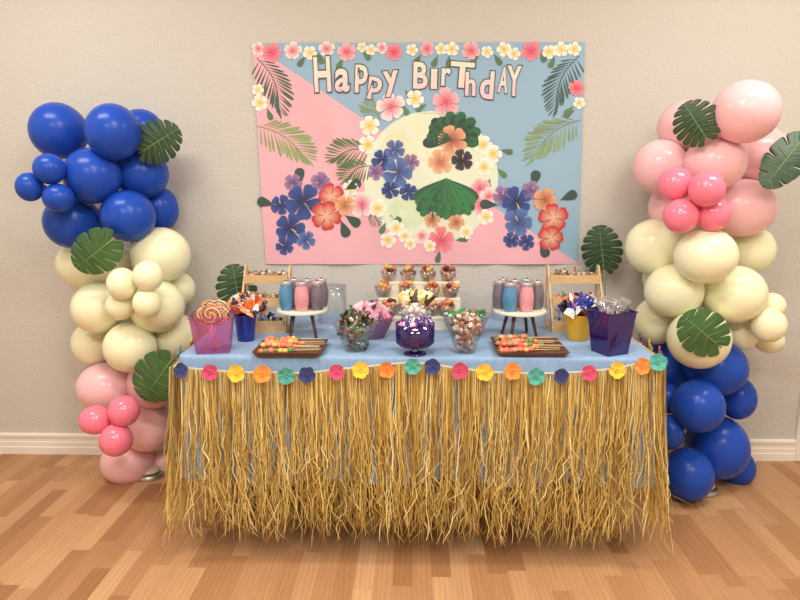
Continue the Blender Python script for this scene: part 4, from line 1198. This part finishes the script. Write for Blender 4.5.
# tall glass with white and gold sweets behind the purple pedestal bowl
f = flared(400, 431, 306, 404, 427, 343, glass, 'clear glass tumbler of white and gold packets behind the purple bowl', 'glass_tumbler')
c, rb, rt, H = f
candies(c, rb, rt, H, 44, [rgb(236, 230, 224), rgb(244, 240, 234), rgb(220, 190, 190), rgb(170, 110, 110), rgb(230, 226, 220)], 'white and pink speckled wrapped sweet in the clear glass tumbler', 'white sweets in the tumbler', (.017, .010, .014), .02)
vr = [bag([rgb(226, 196, 96), rgb(238, 214, 130), rgb(60, 50, 30), rgb(246, 232, 180)], .04, .05, .014) for _ in range(3)]; pr = []
for k in range(6):
    i = k % 3
    if len(pr) < 3: o = vr[i].build('candy_bag', wrapm, smooth=False); pr.append(o)
    else: o = pr[i].copy(); COL.objects.link(o)
    o.location = (c.x - .046 + .0185 * k, c.y + .004 * (k % 2), ZT + H + .038 - .0016 * (k - 2.5) ** 2); o.rotation_euler = (U(-.3, .1), (k - 2.5) * .3, U(-.4, .4))
    tag(o, 'gold and black packet topping the clear glass tumbler', 'packet', 'gold packets on the tumbler')
# purple pedestal bowl
pg = clearmat('purple_glass', rgb(160, 120, 205), .3, .22, rgb(70, 36, 140))
c = T(415, 354); s = mpp(c); r = 19.5 * s; z = lambda py: topz(415, py, c.y) - ZT
t = empty('pedestal_bowl', (c.x, c.y, ZT), 'dark purple glass pedestal bowl of candy at the front centre of the table', 'bowl')
mb = MB(); mb.lathe([(0, .002), (r * .58, .001), (r * .60, .004), (r * .3, .010), (r * .14, .016), (r * .12, z(347.5)), (0, z(347.5))], 36); mb.build('foot', pg, t)
mb = MB(); zb, zt_ = z(347), z(323); mb.lathe([(0, zb), (r * .35, zb), (r * .8, zb + .007), (r * .98, zb + .018), (r, zt_), (r - .002, zt_), (r * .96, zb + .020), (r * .78, zb + .010), (0, zb + .004)], 40); mb.build('bowl_body', pg, t)
vr = [packet([rgb(92, 56, 150), rgb(214, 206, 226), rgb(200, 80, 150), rgb(70, 40, 110), rgb(226, 150, 190), rgb(240, 236, 240)], (.018, .010, .013)) for _ in range(5)]
scatter('wrapped_candy', vr, heap(c.x, c.y, ZT + zb + .02, ZT + zt_ - .004, r * .6, r * .76, 42, .010), 'purple, pink and white wrapped candy in the purple pedestal bowl', 'candy', 'candies in the purple pedestal bowl')

# ------------------------------------------------------------------ light
def area(nm, loc, sx, sy, e_, col, rot=(0, 0, 0)):
    l = bpy.data.lights.new(nm, 'AREA'); l.shape = 'RECTANGLE'; l.size = sx; l.size_y = sy; l.energy = e_; l.color = col
    o = bpy.data.objects.new(nm, l); COL.objects.link(o); o.location = loc; o.rotation_euler = rot; return o
warm = (1, .97, .895)
panm = mat('lamp_housing', rgb(235, 235, 230), rough=.6)
for (x, y, e_, lab) in ((-1.6, -1.1, 19, 'nearest the wall on the left'), (1.6, -1.1, 19, 'nearest the wall on the right'), (0, -2.0, 24, 'in the middle of the room'), (-.9, -3.3, 37, 'at the rear left'), (.9, -3.3, 37, 'at the rear right')):
    area('ceiling_lamp_light', (x, y, WH - .06), .9, .3, e_, warm)
    o = MB().box(x - .47, x + .47, y - .17, y + .17, WH - .05, WH, b=.006).build('ceiling_lamp', panm, smooth=False)
    tag(o, 'white ceiling lamp %s' % lab, 'lamp', 'ceiling lamps')
w = bpy.data.worlds.new('world'); bpy.context.scene.world = w; w.use_nodes = True
w.node_tree.nodes['Background'].inputs[0].default_value = (1, .95, .88, 1); w.node_tree.nodes['Background'].inputs[1].default_value = .3
vs_ = bpy.context.scene.view_settings
vs_.view_transform = 'Standard'; vs_.look = 'None'; vs_.exposure = 0.22; vs_.gamma = 1; vs_.use_curve_mapping = False
